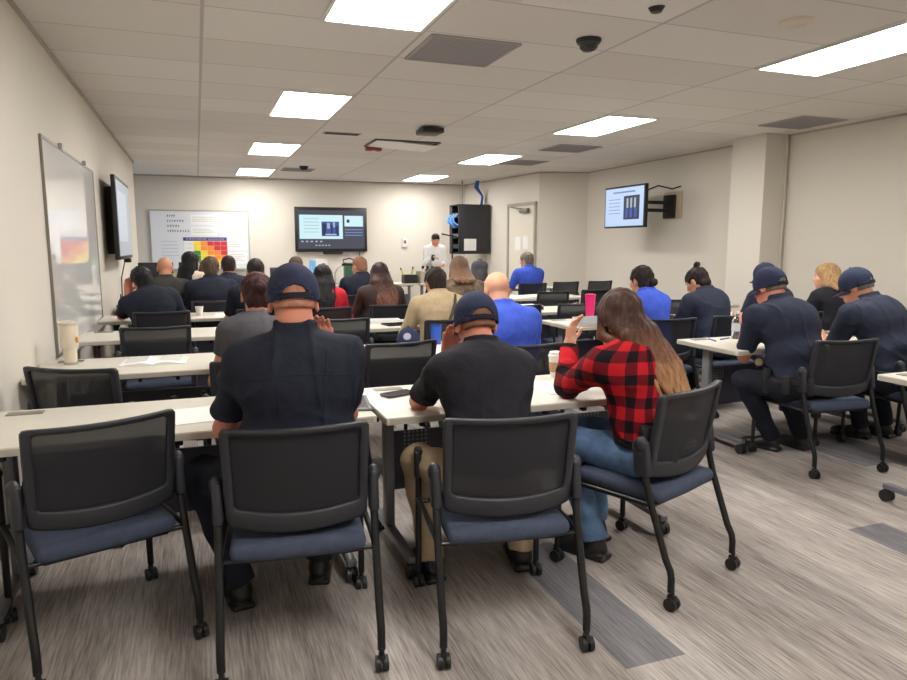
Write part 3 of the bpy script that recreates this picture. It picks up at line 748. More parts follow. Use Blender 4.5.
    # side brackets at the foot of the back
    for sx in (-1, 1):
        b = MB(); b.box((sx * 0.262, -0.125, 0.59), (0.034, 0.075, 0.15), bev=0.015, seg=3, rot=Matrix.Rotation(R(-8), 3, 'X')); b.sph((sx * 0.265, -0.12, 0.65), 0.03, sc=(.8, 1, 1.1))
        b.build('back_bracket', M_FRAME, t)
    def caster(mb, p):
        for dx in (-0.013, 0.013): mb.cyl((p[0] + dx - 0.008, p[1], 0.027), (p[0] + dx + 0.008, p[1], 0.027), 0.027, n=18)
        mb.box((p[0], p[1], 0.05), (0.02, 0.04, 0.03), bev=0.006); mb.cyl((p[0], p[1], 0.05), (p[0], p[1], 0.085), 0.009, n=10)
    for sx in (-1, 1):
        x = sx * 0.262
        l = MB().tube([(x, -0.115, 0.63), (x, -0.135, 0.55), (x, -0.17, 0.42), (x, -0.25, 0.2), (x, -0.272, 0.16), (x, -0.278, 0.13), (x, -0.278, 0.075)], 0.0145).build('rear_leg', M_TUBE, t)
        cm = MB(); caster(cm, (x, -0.285)); cm.build('caster', M_BLACK, l)
        l = MB().tube([(x, 0.3, 0.075), (x, 0.3, 0.2), (x, 0.29, 0.45), (x, 0.285, 0.6)], 0.0135).build('front_leg', M_TUBE, t)
        cm = MB(); caster(cm, (x, 0.3)); cm.build('caster', M_BLACK, l)
        b = MB(); b.box((x, 0.285, 0.605), (0.032, 0.05, 0.03), bev=0.01); b.box((x + sx * 0.012, 0.26, 0.555), (0.016, 0.05, 0.11), bev=0.006)
        b.build('arm_bracket', M_BLACK2, t)
        MB().tube([(x, 0.295, 0.40), (x, 0.05, 0.405), (x, -0.17, 0.405)], 0.011).build('side_rail', M_TUBE, t)
    MB().tube([(-0.262, -0.172, 0.4), (0.262, -0.172, 0.4)], 0.009).build('rear_rail', mat('dark_rail', (60, 60, 64), 0.25, metal=0.8), t)
    MB().tube([(-0.262, 0.25, 0.4), (0.262, 0.25, 0.4)], 0.009).build('front_rail', M_TUBE, t)
    return t
CH0 = make_chair('x'); CH_used = [False]
def chair(x, y, rz, label):
    if not CH_used[0]: o = CH0; CH_used[0] = True
    else: o = copy_tree(CH0)
    o.location = (x, y, 0); o.rotation_euler = (0, 0, R(rz)); o['label'] = label
    return o

# ================================================================== tables
def make_table():
    t = thing('training_table', (0, 0, 0), 0, 'x', 'table', 'white topped training tables')
    L, D = 1.55, 0.63
    MB().box((0, 0, 0.722), (L, D, 0.034), bev=0.006).build('tabletop', [M_TOP], t)
    e = MB()
    for sy in (-1, 1): e.box((0, sy * (D / 2 - 0.0015), 0.72), (L - 0.03, 0.006, 0.024))
    for sx in (-1, 1): e.box((sx * (L / 2 - 0.0015), 0, 0.72), (0.006, D - 0.03, 0.024))
    e.build('edge_band', M_EDGE, t, smooth=False)
    for sx in (-1, 1):
        x = sx * 0.66
        l = MB().box((x, 0.10, 0.4), (0.045, 0.075, 0.62), bev=0.012); l.box((x, 0.06, 0.695), (0.05, 0.44, 0.022))
        leg = l.build('leg', M_TLEG, t)
        f = MB().box((x, 0.0, 0.088), (0.045, 0.6, 0.035), bev=0.012).build('foot', M_TFOOT, leg)
        for sy in (-1, 1):
            c = MB()
            for dx in (-0.014, 0.014): c.cyl((x + dx - 0.009, sy * 0.28, 0.034), (x + dx + 0.009, sy * 0.28, 0.034), 0.034, n=18)
            c.cyl((x, sy * 0.28, 0.05), (x, sy * 0.28, 0.09), 0.012); c.sph((x, sy * 0.28, 0.05), 0.03, n=12, sc=(.8, 1, .8))
            c.build('caster', M_BLACK, leg)
    p = MB().box((0, 0.18, 0.39), (1.27, 0.012, 0.3), bev=0.004).build('modesty_panel', M_PANEL, t)
    for bx in (-0.5, 0.5):
        h = MB()
        for i in range(6):
            for j in range(5): h.cyl((bx + 0.022 * (i - 2.5), 0.1735, 0.49 + 0.02 * (j - 2)), (bx + 0.022 * (i - 2.5), 0.1725, 0.49 + 0.02 * (j - 2)), 0.0055, n=8)
        h.build('perforation', mat('hole_light', (170, 168, 172), 0.8), p, smooth=False)
    c = MB()
    for i in range(7): c.box((-0.6 + 0.2 * i, -0.25, 0.69), (0.02, 0.03, 0.03))
    c.build('cable_clip', M_BLACK2, t, smooth=False)
    MB().box((0, 0.02, 0.69), (1.36, 0.04, 0.03)).build('rail', M_TLEG, t, smooth=False)
    for sx in (-1, 1): MB().box((sx * 0.62, 0.24, 0.7405), (0.14, 0.06, 0.005), bev=0.002).build('power_flap', mat('grommet_grey', (128, 124, 116), 0.45), t)
    return t
TB0 = make_table(); TB_used = [False]
def table(x, yn, label, rz=0):
    if not TB_used[0]: o = TB0; TB_used[0] = True
    else: o = copy_tree(TB0)
    o.location = (x, yn + 0.315, 0); o.rotation_euler = (0, 0, R(rz)); o['label'] = label
    return o

# ================================================================== people
SK = {'light_tan': skin('light_tan', (212, 158, 128)), 'fair': skin('fair', (222, 168, 142)), 'tan': skin('tan', (198, 142, 112)), 'ruddy': skin('ruddy', (212, 140, 116)), 'brown': skin('brown', (172, 116, 88))}
M_EYE = mat('eye_white', (232, 228, 222), 0.2)
NAVY = cloth('navy', (42, 47, 63)); NAVY2 = cloth('dark_navy', (36, 39, 52)); NAVY3 = cloth('navy_jacket', (47, 52, 68)); BLACKC = cloth('black', (40, 40, 46)); GREYC = cloth('charcoal_grey', (84, 82, 88))
ROYAL = cloth('royal_blue', (66, 92, 200)); TANC = cloth('sand', (186, 166, 134)); KHAKI = cloth('khaki', (186, 166, 138)); JEANS = cloth('denim', (98, 126, 164), var=0.3)
REDC = cloth('red', (206, 44, 58)); BROWNC = cloth('dark_brown', (66, 54, 52)); CAMO = cloth('olive_brown', (122, 106, 88), var=0.5); WHITEC = cloth('white', (232, 232, 234), var=0.03); CREAMC = cloth('cream', (222, 208, 186))
OLIVE = cloth('grey_olive', (62, 62, 60)); DENIMN = cloth('dark_trouser', (34, 37, 48)); CAPN = cloth('cap_navy', (48, 54, 78), wr=0.1); CAPS = cloth('cap_strap', (38, 40, 50), wr=0.05); SHOEM = mat('black_leather', (26, 25, 27), 0.4)
H_DARK = hairm('dark', (38, 28, 26)); H_BLACK = hairm('black', (26, 24, 28)); H_BROWN = hairm('brown', (74, 50, 40)); H_GREY = hairm('grey', (120, 108, 96)); H_SHORT = hairm('short_brown', (84, 66, 52)); H_BUZZ = mat('hair_buzz', (184, 132, 110), 0.85, bump=0.3, bscale=200, var=0.12, vscale=60, spec=0.1); H_RED = hairm('auburn', (58, 30, 30)); H_BLOND = hairm('blond', (170, 136, 96))
PLAID = plaid_mat(); OMBRE = ombre_mat('ombre_hair', 0.80, 1.12, (196, 150, 106), (122, 82, 58), (62, 40, 34)); OMBRE2 = ombre_mat('brown_ombre_hair', 0.85, 1.2, (128, 84, 68), (78, 50, 44), (46, 32, 34)); LBROWN = ombre_mat('light_brown_hair', 0.95, 1.3, (176, 138, 104), (132, 100, 78), (110, 84, 70))

def person(label, x, y, rz, lean=10, side=0, twist=0, hz=0.54, sc=1.0, b=1.0, head=(12, 0, 0), wl=None, wr=None, el=None, er=None, hl=None, hr=None, kl=None, kr=None, al=None, ar=None,
           skin_='tan', shirt=NAVY, sleeve='short', pants=DENIMN, hair='short', hairm_=H_DARK, cap=False, res=0.013, stand=False, lanyard=False, collar=True, group=None, strap=None, headfwd=0.0, fold=0.004, neckdrop=0.0, shw=1.0, wb=1.0, hem=None, hr_len=1.0):
    t = thing('person', (x, y, 0), R(rz), label, 'person', group)
    inv = Matrix.Rotation(-R(rz), 3, 'Z')
    def W(p):  # world -> local
        if p is None: return None
        q = inv @ (Vector(p) - Vector((x, y, 0))); return np.array(q)
    up = V(0, 0, 1); 
    TW = rotm(0, twist, 0)
    def dirn(l, s):
        d = rotm(l, 0, s) @ up; return TW @ d
    hip = V(0, 0, hz)
    waist = hip + dirn(lean * 0.5, side * 0.6) * 0.17 * sc
    chest = waist + dirn(lean * 1.0, side) * 0.188 * sc
    neck = chest + dirn(lean * 1.35, side) * (0.17 - neckdrop) * sc
    lat = TW @ V(math.cos(R(side)), 0, -math.sin(R(side)))
    fwd = TW @ V(0, math.cos(R(lean)), -math.sin(R(lean)))
    upd = np.cross(lat, fwd)
    Rt = np.stack([lat, fwd, upd], 1)       # torso frame
    b = b * 1.1; sw = 0.165 * b * sc * shw
    shc = neck - upd * 0.085 * sc
    sh = {-1: shc - lat * sw + fwd * 0.015, 1: shc + lat * sw + fwd * 0.015}
    hp, hy, hr_ = head
    Rh = TW @ rotm(hp, hy, hr_)
    s_h = 1.03 * sc ** 0.5
    nk_dir = unit(dirn(lean * 1.1, side) * 1.0 + fwd * (0.25 + headfwd))
    hc = neck + nk_dir * 0.052 * sc + Rh @ V(0, 0.02, 0.062) * s_h
    H = lambda px, py, pz: hc + (Rh @ V(px, py, pz)) * s_h
    # --- arms: two-bone reach
    ul, fl_ = 0.295 * sc, 0.255 * sc
    arms = {}
    for s_, wt, pe, hd in ((-1, wl, el, hl), (1, wr, er, hr)):
        w_ = W(wt) if wt is not None else (V(s_ * 0.13, 0.40 * 1.0, 0.785) if not stand else V(s_ * 0.16, 0.28, hz + 0.12))
        pole = W(pe) if pe is not None else (sh[s_] + w_) / 2 + V(s_ * 0.25, -0.12, -0.35)
        S = sh[s_]; d = w_ - S; dl = np.linalg.norm(d)
        if dl > (ul + fl_) * 0.985: w_ = S + d / dl * (ul + fl_) * 0.985; d = w_ - S; dl = np.linalg.norm(d)
        a_ = (ul * ul - fl_ * fl_ + dl * dl) / (2 * dl); h_ = math.sqrt(max(ul * ul - a_ * a_, 1e-6))
        m_ = S + d / dl * a_; pv = pole - m_; pv = pv - d / dl * (pv @ (d / dl)); e_ = m_ + unit(pv) * h_
        fd = unit(w_ - e_)
        hdir = unit(W(tuple(np.array(wt) + np.array(hd))) - W(wt)) if hd is not None else unit(fd * V(1, 1, 0.15) + V(0, 0.0, -0.02) + V(-s_ * 0.3, 0, 0))
        arms[s_] = (S, e_, w_, hdir, fd)
    # --- legs
    if not stand:
        hips = {s_: hip + V(s_ * 0.088 * b, 0.02, -0.015) for s_ in (-1, 1)}
        kn = {-1: W(kl) if kl else V(-0.14, 0.44 * sc, hz - 0.045), 1: W(kr) if kr else V(0.14, 0.44 * sc, hz - 0.045)}
        an = {-1: W(al) if al else V(-0.14, 0.42 * sc, 0.105), 1: W(ar) if ar else V(0.15, 0.40 * sc, 0.105)}
    else:
        hips = {s_: hip + V(s_ * 0.09, 0, -0.02) for s_ in (-1, 1)}
        kn = {s_: V(s_ * 0.11, 0.02, hz * 0.53) for s_ in (-1, 1)}; an = {s_: V(s_ * 0.12, -0.02, 0.105) for s_ in (-1, 1)}
    # --- body: one continuous surface
    B = SDF(res)
    tb = 0.84 * b
    B.ell(hip + V(0, -0.01, 0.02), (0.155 * tb, 0.115 * tb, 0.11), k=0.05)
    B.ell(waist, (0.145 * tb, 0.105 * tb, 0.15), Rt, k=0.05); B.ell(chest, (0.165 * tb, 0.112 * tb, 0.16), Rt, k=0.05)
    B.cap(sh[-1], sh[1], 0.05, 0.05, k=0.04)
    for s_ in (-1, 1):
        S, e_, w_, hdir, fd = arms[s_]
        B.cap(S, e_, 0.05 * b ** .5, 0.04, k=0.03); mid = e_ + (w_ - e_) * 0.3
        B.cap(e_, mid, 0.04, 0.043 * b ** .5, k=0.02); B.cap(mid, w_, 0.043 * b ** .5, 0.027, k=0.02)
        # hand: palm, four fingers of different length, thumb from the side of the palm
        pn = unit(np.cross(hdir, V(0, 0, 1))) * -s_      # towards the thumb side
        if abs(hdir[2]) > 0.9: pn = unit(V(-s_ * 1.0, 0.2, 0))
        nrm = unit(np.cross(pn, hdir)) * s_                # back of the hand
        if nrm[2] < 0 and abs(hdir[2]) < 0.8: nrm = -nrm
        Rm = np.stack([pn, hdir, nrm], 1)
        B.box(w_ + hdir * 0.05, (0.04, 0.05, 0.0145), Rm, rr=0.013, k=0.015); B.cap(w_ - hdir * 0.01, w_ + hdir * 0.02, 0.026, 0.026, k=0.02)
        fr_ = max(0.0082, res * 0.95)
        for i, (off, ln) in enumerate(((0.028, 0.068), (0.0095, 0.078), (-0.0095, 0.072), (-0.028, 0.056))):
            p0 = w_ + hdir * 0.093 + pn * off; d1 = unit(hdir - nrm * 0.35 + pn * off * 2); p1 = p0 + d1 * ln * 0.52
            d2 = unit(hdir - nrm * 1.0); p2 = p1 + d2 * ln * 0.48
            B.cap(p0 - hdir * 0.01, p1, fr_ * 1.05, fr_, k=0.004); B.cap(p1, p2, fr_, fr_ * 0.85, k=0.003)
        q0 = w_ + hdir * 0.03 + pn * 0.032; q1 = q0 + unit(hdir * 0.7 + pn * 0.75 - nrm * 0.3) * 0.042; q2 = q1 + unit(hdir * 1.0 + pn * 0.1 - nrm * 0.4) * 0.032
        B.cap(q0, q1, 0.0125, fr_ * 1.2, k=0.012); B.cap(q1, q2, fr_ * 1.2, fr_ * 0.95, k=0.004)
        B.cap(hips[s_], kn[s_], 0.068, 0.05, k=0.03); B.cap(kn[s_], an[s_], 0.045, 0.03, k=0.02)
    # neck and head
    B.cap(neck - upd * 0.02, H(0, -0.03, -0.04), 0.062 * b ** .5 * (1 if b > 1.06 else 0.9), 0.062 if b > 1.06 else 0.05, k=0.03)
    for s_ in (-1, 1): B.cap(neck + nk_dir * 0.03, sh[s_] - lat * s_ * 0.05, 0.045, 0.035, k=0.03)
    B.ell(H(0, -0.012, 0.032), np.array((0.076, 0.096, 0.087)) * s_h, Rh, k=0.01)
    B.ell(H(0, 0.028, -0.045), np.array((0.062, 0.068, 0.074)) * s_h, Rh, k=0.03)
    B.ell(H(0, 0.066, -0.094), np.array((0.028, 0.024, 0.022)) * s_h, Rh, k=0.025)
    B.cap(H(-0.032, 0.079, 0.024), H(0.032, 0.079, 0.024), 0.011, 0.011, k=0.02)
    for s_ in (-1, 1):
        B.ell(H(s_ * 0.031, 0.096, 0.005), (0.016, 0.014, 0.011), Rh, k=0.012, op='s')
        B.ell(H(s_ * 0.038, 0.07, -0.02), (0.024, 0.02, 0.018), Rh, k=0.02)
        B.ell(H(s_ * 0.079, -0.008, -0.008), (0.0105, 0.021, 0.033), Rh @ rotm(-8, -s_ * 18, 0), k=0.006)
        B.ell(H(s_ * 0.088, -0.004, -0.006), (0.006, 0.011, 0.018), Rh, k=0.005, op='s')
    B.cap(H(0, 0.085, 0.012), H(0, 0.108, -0.026), 0.0085, 0.013, k=0.012); B.cap(H(-0.011, 0.1, -0.031), H(0.011, 0.1, -0.031), 0.008, 0.008, k=0.008)
    B.cap(H(-0.019, 0.089, -0.057), H(0.019, 0.089, -0.057), 0.0065, 0.0065, k=0.008); B.cap(H(-0.017, 0.088, -0.069), H(0.017, 0.088, -0.069), 0.0075, 0.0075, k=0.008)
    body = link('body', B.mesh('body'), SK[skin_], t)
    eb = MB()
    for s_ in (-1, 1): eb.sph(H(s_ * 0.031, 0.0765, 0.005), 0.0108, n=10, sc=(1, 1, .8))
    eye = eb.build('eyes', M_EYE, t)
    ib = MB()
    for s_ in (-1, 1): ib.sph(H(s_ * 0.031, 0.0845, 0.0035), 0.0048, n=8)
    ib.build('irises', mat('iris', (52, 38, 30), 0.15), eye)
    br = MB()
    for s_ in (-1, 1): br.tube([H(s_ * 0.015, 0.0915, 0.0235), H(s_ * 0.03, 0.0895, 0.029), H(s_ * 0.046, 0.0785, 0.0255)], [0.0035, 0.004, 0.002], n=6)
    br.build('eyebrows', hairm_ if hair != 'none' else H_SHORT, t)
    # --- shirt
    C = SDF(res)
    C.ell(hip + V(0, -0.015, 0.05), (0.172 * b, 0.132 * b, 0.115), k=0.05)
    C.ell(waist + fwd * 0.01, (0.176 * b * wb, 0.130 * b, 0.16), Rt, k=0.06); C.ell(chest, (0.186 * b * (0.5 + 0.5 * wb), 0.128 * b, 0.17), Rt, k=0.06)
    C.ell(chest + upd * 0.07 - fwd * 0.03, (0.178 * b, 0.098, 0.12), Rt, k=0.05)
    C.cap(sh[-1] - fwd * 0.006, sh[1] - fwd * 0.006, 0.068 * b ** .5, 0.068 * b ** .5, k=0.05)
    for s_ in (-1, 1):
        S, e_, w_, hdir, fd = arms[s_]
        C.cap(neck - upd * 0.02 - fwd * 0.01, S + upd * 0.008 - lat * s_ * 0.02, 0.055, 0.05, k=0.05)
        C.cap(S, S + (e_ - S) * 0.25, 0.068 * b ** .5, 0.064 * b ** .5, k=0.03)
        if sleeve == 'short': C.cap(S, S + (e_ - S) * 0.8, 0.066 * b ** .5, 0.059 * b ** .5, k=0.03, flat=True)
        elif sleeve == 'cap': C.cap(S, S + (e_ - S) * 0.5, 0.066, 0.06, k=0.03, flat=True)
        else:
            C.cap(S, e_, 0.064 * b ** .5, 0.058, k=0.03); C.cap(e_, e_ + (w_ - e_) * 0.35, 0.058, 0.056, k=0.012); C.cap(e_ + (w_ - e_) * 0.3, e_ + (w_ - e_) * 0.97, 0.057, 0.041, k=0.01, flat=True)
    # neck opening, then the collar
    nd = unit(H(0, -0.03, -0.05) - neck)
    if collar:
        C.cap(neck - nd * 0.045, neck + nd * 0.048 - fwd * 0.012, 0.082 * b ** .5, 0.074 * b ** .5, k=0.012, flat=True)
        C.cap(neck + nd * 0.012 + fwd * 0.002, neck + nd * 0.12 + fwd * 0.01, 0.064 * b ** .5, 0.072 * b ** .5, k=0.004, op='s', flat=True)
        C.cap(neck + nd * 0.05 + fwd * 0.11, neck - nd * 0.03 + fwd * 0.12, 0.03, 0.012, k=0.01, op='s')
    else:
        C.cap(neck + nd * 0.0, neck + nd * 0.12, 0.07, 0.085, k=0.008, op='s', flat=True)
    ph = rng.rand(6) * 6
    if fold > 0:
        f1, f2 = fold, fold * 0.7
        def folds(X, Y, Z):
            w1 = 2.2 * np.sin(9 * X + 5 * Z + ph[0]) + 1.3 * np.sin(13 * Y - 7 * Z + ph[1])
            lowz = np.clip(1.1 - np.abs(Z - hz - 0.10) / 0.24, 0.12, 1)
            c1 = (1 - np.abs(np.sin(17 * Z + 5 * X + w1))) ** 2; c2 = (1 - np.abs(np.sin(13 * X - 9 * Z + 6 * Y + 0.7 * w1 + ph[2]))) ** 3
            return f1 * 1.6 * lowz * (0.35 - c1) + f2 * 1.6 * (0.3 - c2)
        C.disp = folds
    if hem is not None: C.half((0, 0, hz + hem), (0, 0, -1))
    link('shirt', C.mesh('shirt'), shirt, t)
    # --- trousers and shoes
    Pn = SDF(res)
    Pn.ell(hip + V(0, -0.015, 0.0), (0.178 * b, 0.138 * b, 0.115), k=0.04)
    for s_ in (-1, 1):
        Pn.cap(hips[s_], kn[s_], 0.088 * b, 0.072, k=0.04); fk = 1.03
        Pn.cap(kn[s_], kn[s_] + (an[s_] - kn[s_]) * 0.5, 0.07, 0.062, k=0.02); Pn.cap(kn[s_], kn[s_] + (an[s_] - kn[s_]) * fk, 0.068, 0.058, k=0.02, flat=True)
    Pn.disp = lambda X, Y, Z: 0.003 * np.sin(34 * Y + 12 * Z + 3 * np.sin(16 * X) + ph[4]) + 0.003 * np.sin(40 * Z + 10 * X + ph[5])
    link('trousers', Pn.mesh('trousers'), pants, t)
    if not stand or True:
        for s_ in (-1, 1):
            a_ = an[s_]; kd = (kn[s_] - a_) * V(1, 1, 0); fdn = unit(V(s_ * 0.15, 1, 0) + kd * 0.8)
            sm = SDF(max(0.008, res * 0.8)); Rs = np.stack([unit(np.cross(fdn, up)), fdn, up], 1)
            c0 = V(a_[0], a_[1], 0)
            sm.cap(V(a_[0], a_[1], 0.06), a_ + V(0, 0, -0.01), 0.044, 0.042, k=0.01); sm.ell(c0 + fdn * 0.02 + V(0, 0, 0.05), (0.046, 0.085, 0.05), Rs, k=0.02)
            sm.ell(c0 + fdn * 0.12 + V(0, 0, 0.035), (0.05, 0.09, 0.04), Rs, k=0.03); sm.half((0, 0, 0.006), (0, 0, -1))
            sm.box(c0 + fdn * 0.065 + V(0, 0, 0.014), (0.047, 0.135, 0.013), Rs, rr=0.01, k=0.004)
            link('shoe', sm.mesh('shoe'), SHOEM, t)
    # --- hair and headwear
    hs = np.array
    def hcut(S, fz=0.052, back=-0.075):
        # clear the face and the ears and the nape
        S.box(H(0, 0.112, -0.09 + fz - 0.052), (0.11, 0.075, 0.125), Rh, rr=0.05, k=0.008, op='s')
        for s_ in (-1, 1): S.ell(H(s_ * 0.085, 0.006, -0.02), (0.035, 0.03, 0.045), Rh, k=0.008, op='s')
        S.box(H(0, 0.0, back - 0.1), (0.16, 0.2, 0.1), Rh, rr=0.01, k=0.008, op='s')
    if hair in ('short', 'buzz', 'bun', 'topknot', 'fringe', 'low'):
        th = {'short': 0.014, 'buzz': 0.004, 'bun': 0.010, 'topknot': 0.010, 'fringe': 0.006, 'low': 0.012}[hair]
        r2 = min(res, 0.009); S = SDF(r2)
        S.ell(H(0, -0.014, 0.034), hs((0.076 + th, 0.096 + th, 0.087 + th)) * s_h, Rh, k=0)
        S.ell(H(0, -0.05, -0.03), hs((0.062 + th * .6, 0.056 + th * .6, 0.07)) * s_h, Rh, k=0.02)
        hcut(S, back={'fringe': -0.07, 'buzz': -0.03 if cap else -0.055}.get(hair, -0.085))
        if hair == 'fringe': S.ell(H(0, 0.01, 0.085), (0.088, 0.105, 0.068), Rh, k=0.005, op='s')
        if hair in ('bun', 'low'):
            S.ell(H(0.012, -0.122, 0.02 if hair == 'bun' else -0.035), (0.036, 0.03, 0.034), Rh, k=0.012)
        if hair == 'topknot': S.ell(H(0.012, -0.06, 0.142), (0.032, 0.03, 0.03), Rh, k=0.01)
        a_ = 0.0025 if hair in ('short', 'bun', 'topknot', 'low') else 0.001
        S.disp = lambda X, Y, Z: a_ * np.sin(120 * X + 30 * Z + 4 * np.sin(40 * Y)) + a_ * np.sin(95 * Y + 50 * Z)
        link('hair', S.mesh('hair'), hairm_, t)
        if hair == 'bun': MB().tube([H(0.012 + 0.03 * math.cos(a), -0.108, 0.02 + 0.03 * math.sin(a)) for a in [2 * PI * i / 14 for i in range(14)]], 0.006, closed=True).build('hair_tie', M_BLACK2, t)
    if hair in ('long', 'longside', 'bob'):
        r2 = min(res, 0.009); S = SDF(r2)
        S.ell(H(0, -0.016, 0.03), hs((0.09, 0.11, 0.1)) * s_h, Rh, k=0)
        S.box(H(0, 0.13, -0.075), (0.075, 0.075, 0.125), Rh, rr=0.05, k=0.01, op='s')
        ln = {'long': 0.40, 'longside': 0.46, 'bob': 0.07}[hair] * sc
        bo = 0.6 * (b - 1) * 0.14
        for i in range(13):
            u = (i - 6) / 6.0
            p0 = H(0.066 * u, -0.078 + 0.06 * u * u, 0.0)
            p1 = neck + lat * (0.09 * u) - fwd * (0.095 + bo - 0.035 * u * u) + upd * 0.02
            sidex = 0.035 if hair == 'longside' else 0.0
            le = ln * (0.84 + 0.3 * rng.rand()) * (1.0 - 0.22 * abs(u))
            p2 = neck + lat * (0.105 * u + sidex) - fwd * (0.158 + bo - 0.035 * u * u) - upd * (le * 0.42)
            p3 = neck + lat * (0.09 * u + sidex * 1.5 + 0.03 * (rng.rand() - .5)) - fwd * (0.178 + bo - 0.03 * u * u) - upd * (le * 0.8)
            S.cap(p0, p1, 0.034, 0.027, k=0.02); S.cap(p1, p2, 0.026, 0.017, k=0.012); S.cap(p2, p3, 0.017, 0.005, k=0.006)
        for s_ in (-1, 1):
            S.cap(H(s_ * 0.07, 0.02, 0.03), H(s_ * 0.08, 0.02, -0.08), 0.024, 0.022, k=0.02); S.cap(H(s_ * 0.08, 0.02, -0.08), neck + lat * s_ * 0.09 - fwd * 0.02 - upd * 0.0, 0.022, 0.022, k=0.02)
        S.disp = lambda X, Y, Z: 0.0018 * np.sin(150 * X + 60 * Y + 6 * np.sin(9 * Z)) + 0.0012 * np.sin(260 * X - 80 * Y + 9 * np.sin(13 * Z + 1))
        link('hair', S.mesh('hair'), hairm_, t)
    if cap:
        r2 = min(res, 0.007) if res < 0.009 else 0.009
        Cp = SDF(r2); Rc = Rh @ rotm(-3, 0, 0)
        Cp.ell(H(0, -0.012, 0.03), hs((0.089, 0.110, 0.105)) * s_h, Rc, k=0); Cp.ell(H(0, -0.012, 0.005), hs((0.0885, 0.1095, 0.088)) * s_h, Rc, k=0.01)
        Cp.ell(H(0, -0.012, 0.012), hs((0.083, 0.104, 0.099)) * s_h, Rc, k=0.0, op='s')
        n_ = Rc @ V(0, 0, -1); Cp.half(H(0, 0, -0.008), n_)
        # arched opening over the strap at the back
        Cp.ell(H(0, -0.12, 0.010), (0.041, 0.05, 0.026), Rc, k=0.003, op='s'); 
        crown = link('cap', Cp.mesh('cap'), CAPN, t)
        sb = MB()
        for dz in (-0.006, 0.0, 0.006): sb.tube([H(0.0865 * math.sin(a), -0.012 - 0.1075 * math.cos(a), dz) for a in np.linspace(-0.62, 0.62, 12)], 0.0045)
        sb.build('cap_strap', CAPS, crown)
        bb = bmesh.new(); n = 16; va = {}
        for i in range(n + 1):
            a = PI * (i / n - 0.5) * 0.86
            for j, rr in enumerate((0.0, 0.5, 1.0)):
                px = math.sin(a) * (0.081 + 0.006 * rr); py = 0.092 * math.cos(a) - 0.01 + rr * 0.075 * math.cos(a * 0.95) ; pz = 0.0 - 0.018 * (abs(math.sin(a)) ** 2) - 0.016 * rr
                va[i, j] = H(px, py, pz)
        vs = {}
        for key, p in va.items():
            for q in (0, 1): vs[key + (q,)] = bb.verts.new(p + (Rc @ V(0, 0, 1)) * (0.004 if q else 0))
        for i in range(n):
            for j in range(2):
                bb.faces.new([vs[i, j, 1], vs[i, j + 1, 1], vs[i + 1, j + 1, 1], vs[i + 1, j, 1]]); bb.faces.new([vs[i, j, 0], vs[i + 1, j, 0], vs[i + 1, j + 1, 0], vs[i, j + 1, 0]])
            bb.faces.new([vs[i, 2, 0], vs[i + 1, 2, 0], vs[i + 1, 2, 1], vs[i, 2, 1]])
        bmesh.ops.recalc_face_normals(bb, faces=bb.faces[:])
        me = bpy.data.meshes.new('cap_brim'); bb.to_mesh(me); bb.free(); link('cap_brim', me, CAPN, crown, True)
        MB().sph(H(0, -0.012, 0.1345), 0.008, n=10).build('cap_button', CAPN, crown)
    t['_hc'] = 0; del t['_hc']
    info = dict(t=t, neck=neck, sh=sh, hip=hip, waist=waist, chest=chest, lat=lat, fwd=fwd, upd=upd, H=H, arms=arms, hc=hc, b=b)
    return info

# ================================================================== laying out the class
# left block, two tables per row; right block beyond the aisle
table(-0.095, 2.75, 'front left white table, between the left wall and the man in navy shirt and cap')
table(1.48, 2.69, 'white table in front of the man in black shirt and the woman in red plaid', 0)
table(-0.135, 4.17, 'second white table from the front along the left wall, with the cream tumbler on it')
table(1.45, 4.17, 'white table with the blue cup and navy cap lying on it')
table(-0.125, 5.68, 'third white table from the front along the left wall, one open seat behind it')
table(1.45, 5.72, 'white table where the person in a sand coloured top sits')
table(-0.125, 7.12, 'fourth white table along the left wall, the man leaning on his hand sits at it')
table(1.75, 7.12, 'white table where the woman with long brown hair sits')
table(-0.125, 8.6, 'white table of the bald man in dark jacket, fifth along the left wall')
table(1.53, 8.6, 'white table of the man in navy jacket beneath the large wall screen')
table(-0.125, 10.05, 'farthest white table of the left rows, in front of the woman in white')
table(4.29, 2.06, 'nearest white table on the right, cut off by the right edge of the photo')
table(4.17, 3.62, 'white table with the water bottle on the right')
table(5.74, 3.62, 'white table in the far right corner of the photo beyond the men in caps')
table(3.83, 5.2, 'white table behind the woman in plaid, with the pink tumbler on it')
table(5.4, 5.2, 'white table of the blonde woman by the right wall')
table(3.75, 6.5, 'white table beyond the pink tumbler, with a closed notebook on it')
table(5.32, 6.5, 'white table under the swivel television, second back from the pink tumbler', 0)
table(4.3, 8.25, 'white table with a pale green cloth spread on it')
table(5.0, 10.25, 'white table of the man in blue shirt near the door', 0)
table(-0.1, 11.7, 'table under the back whiteboard with two black monitors')
table(1.5, 12.2, 'front table under the wall screen, left end', 180)
table(3.07, 12.2, 'front table beneath the wall screen with the green jug', 180)
table(4.64, 12.2, 'front table before the presenter with the grey box', 180)

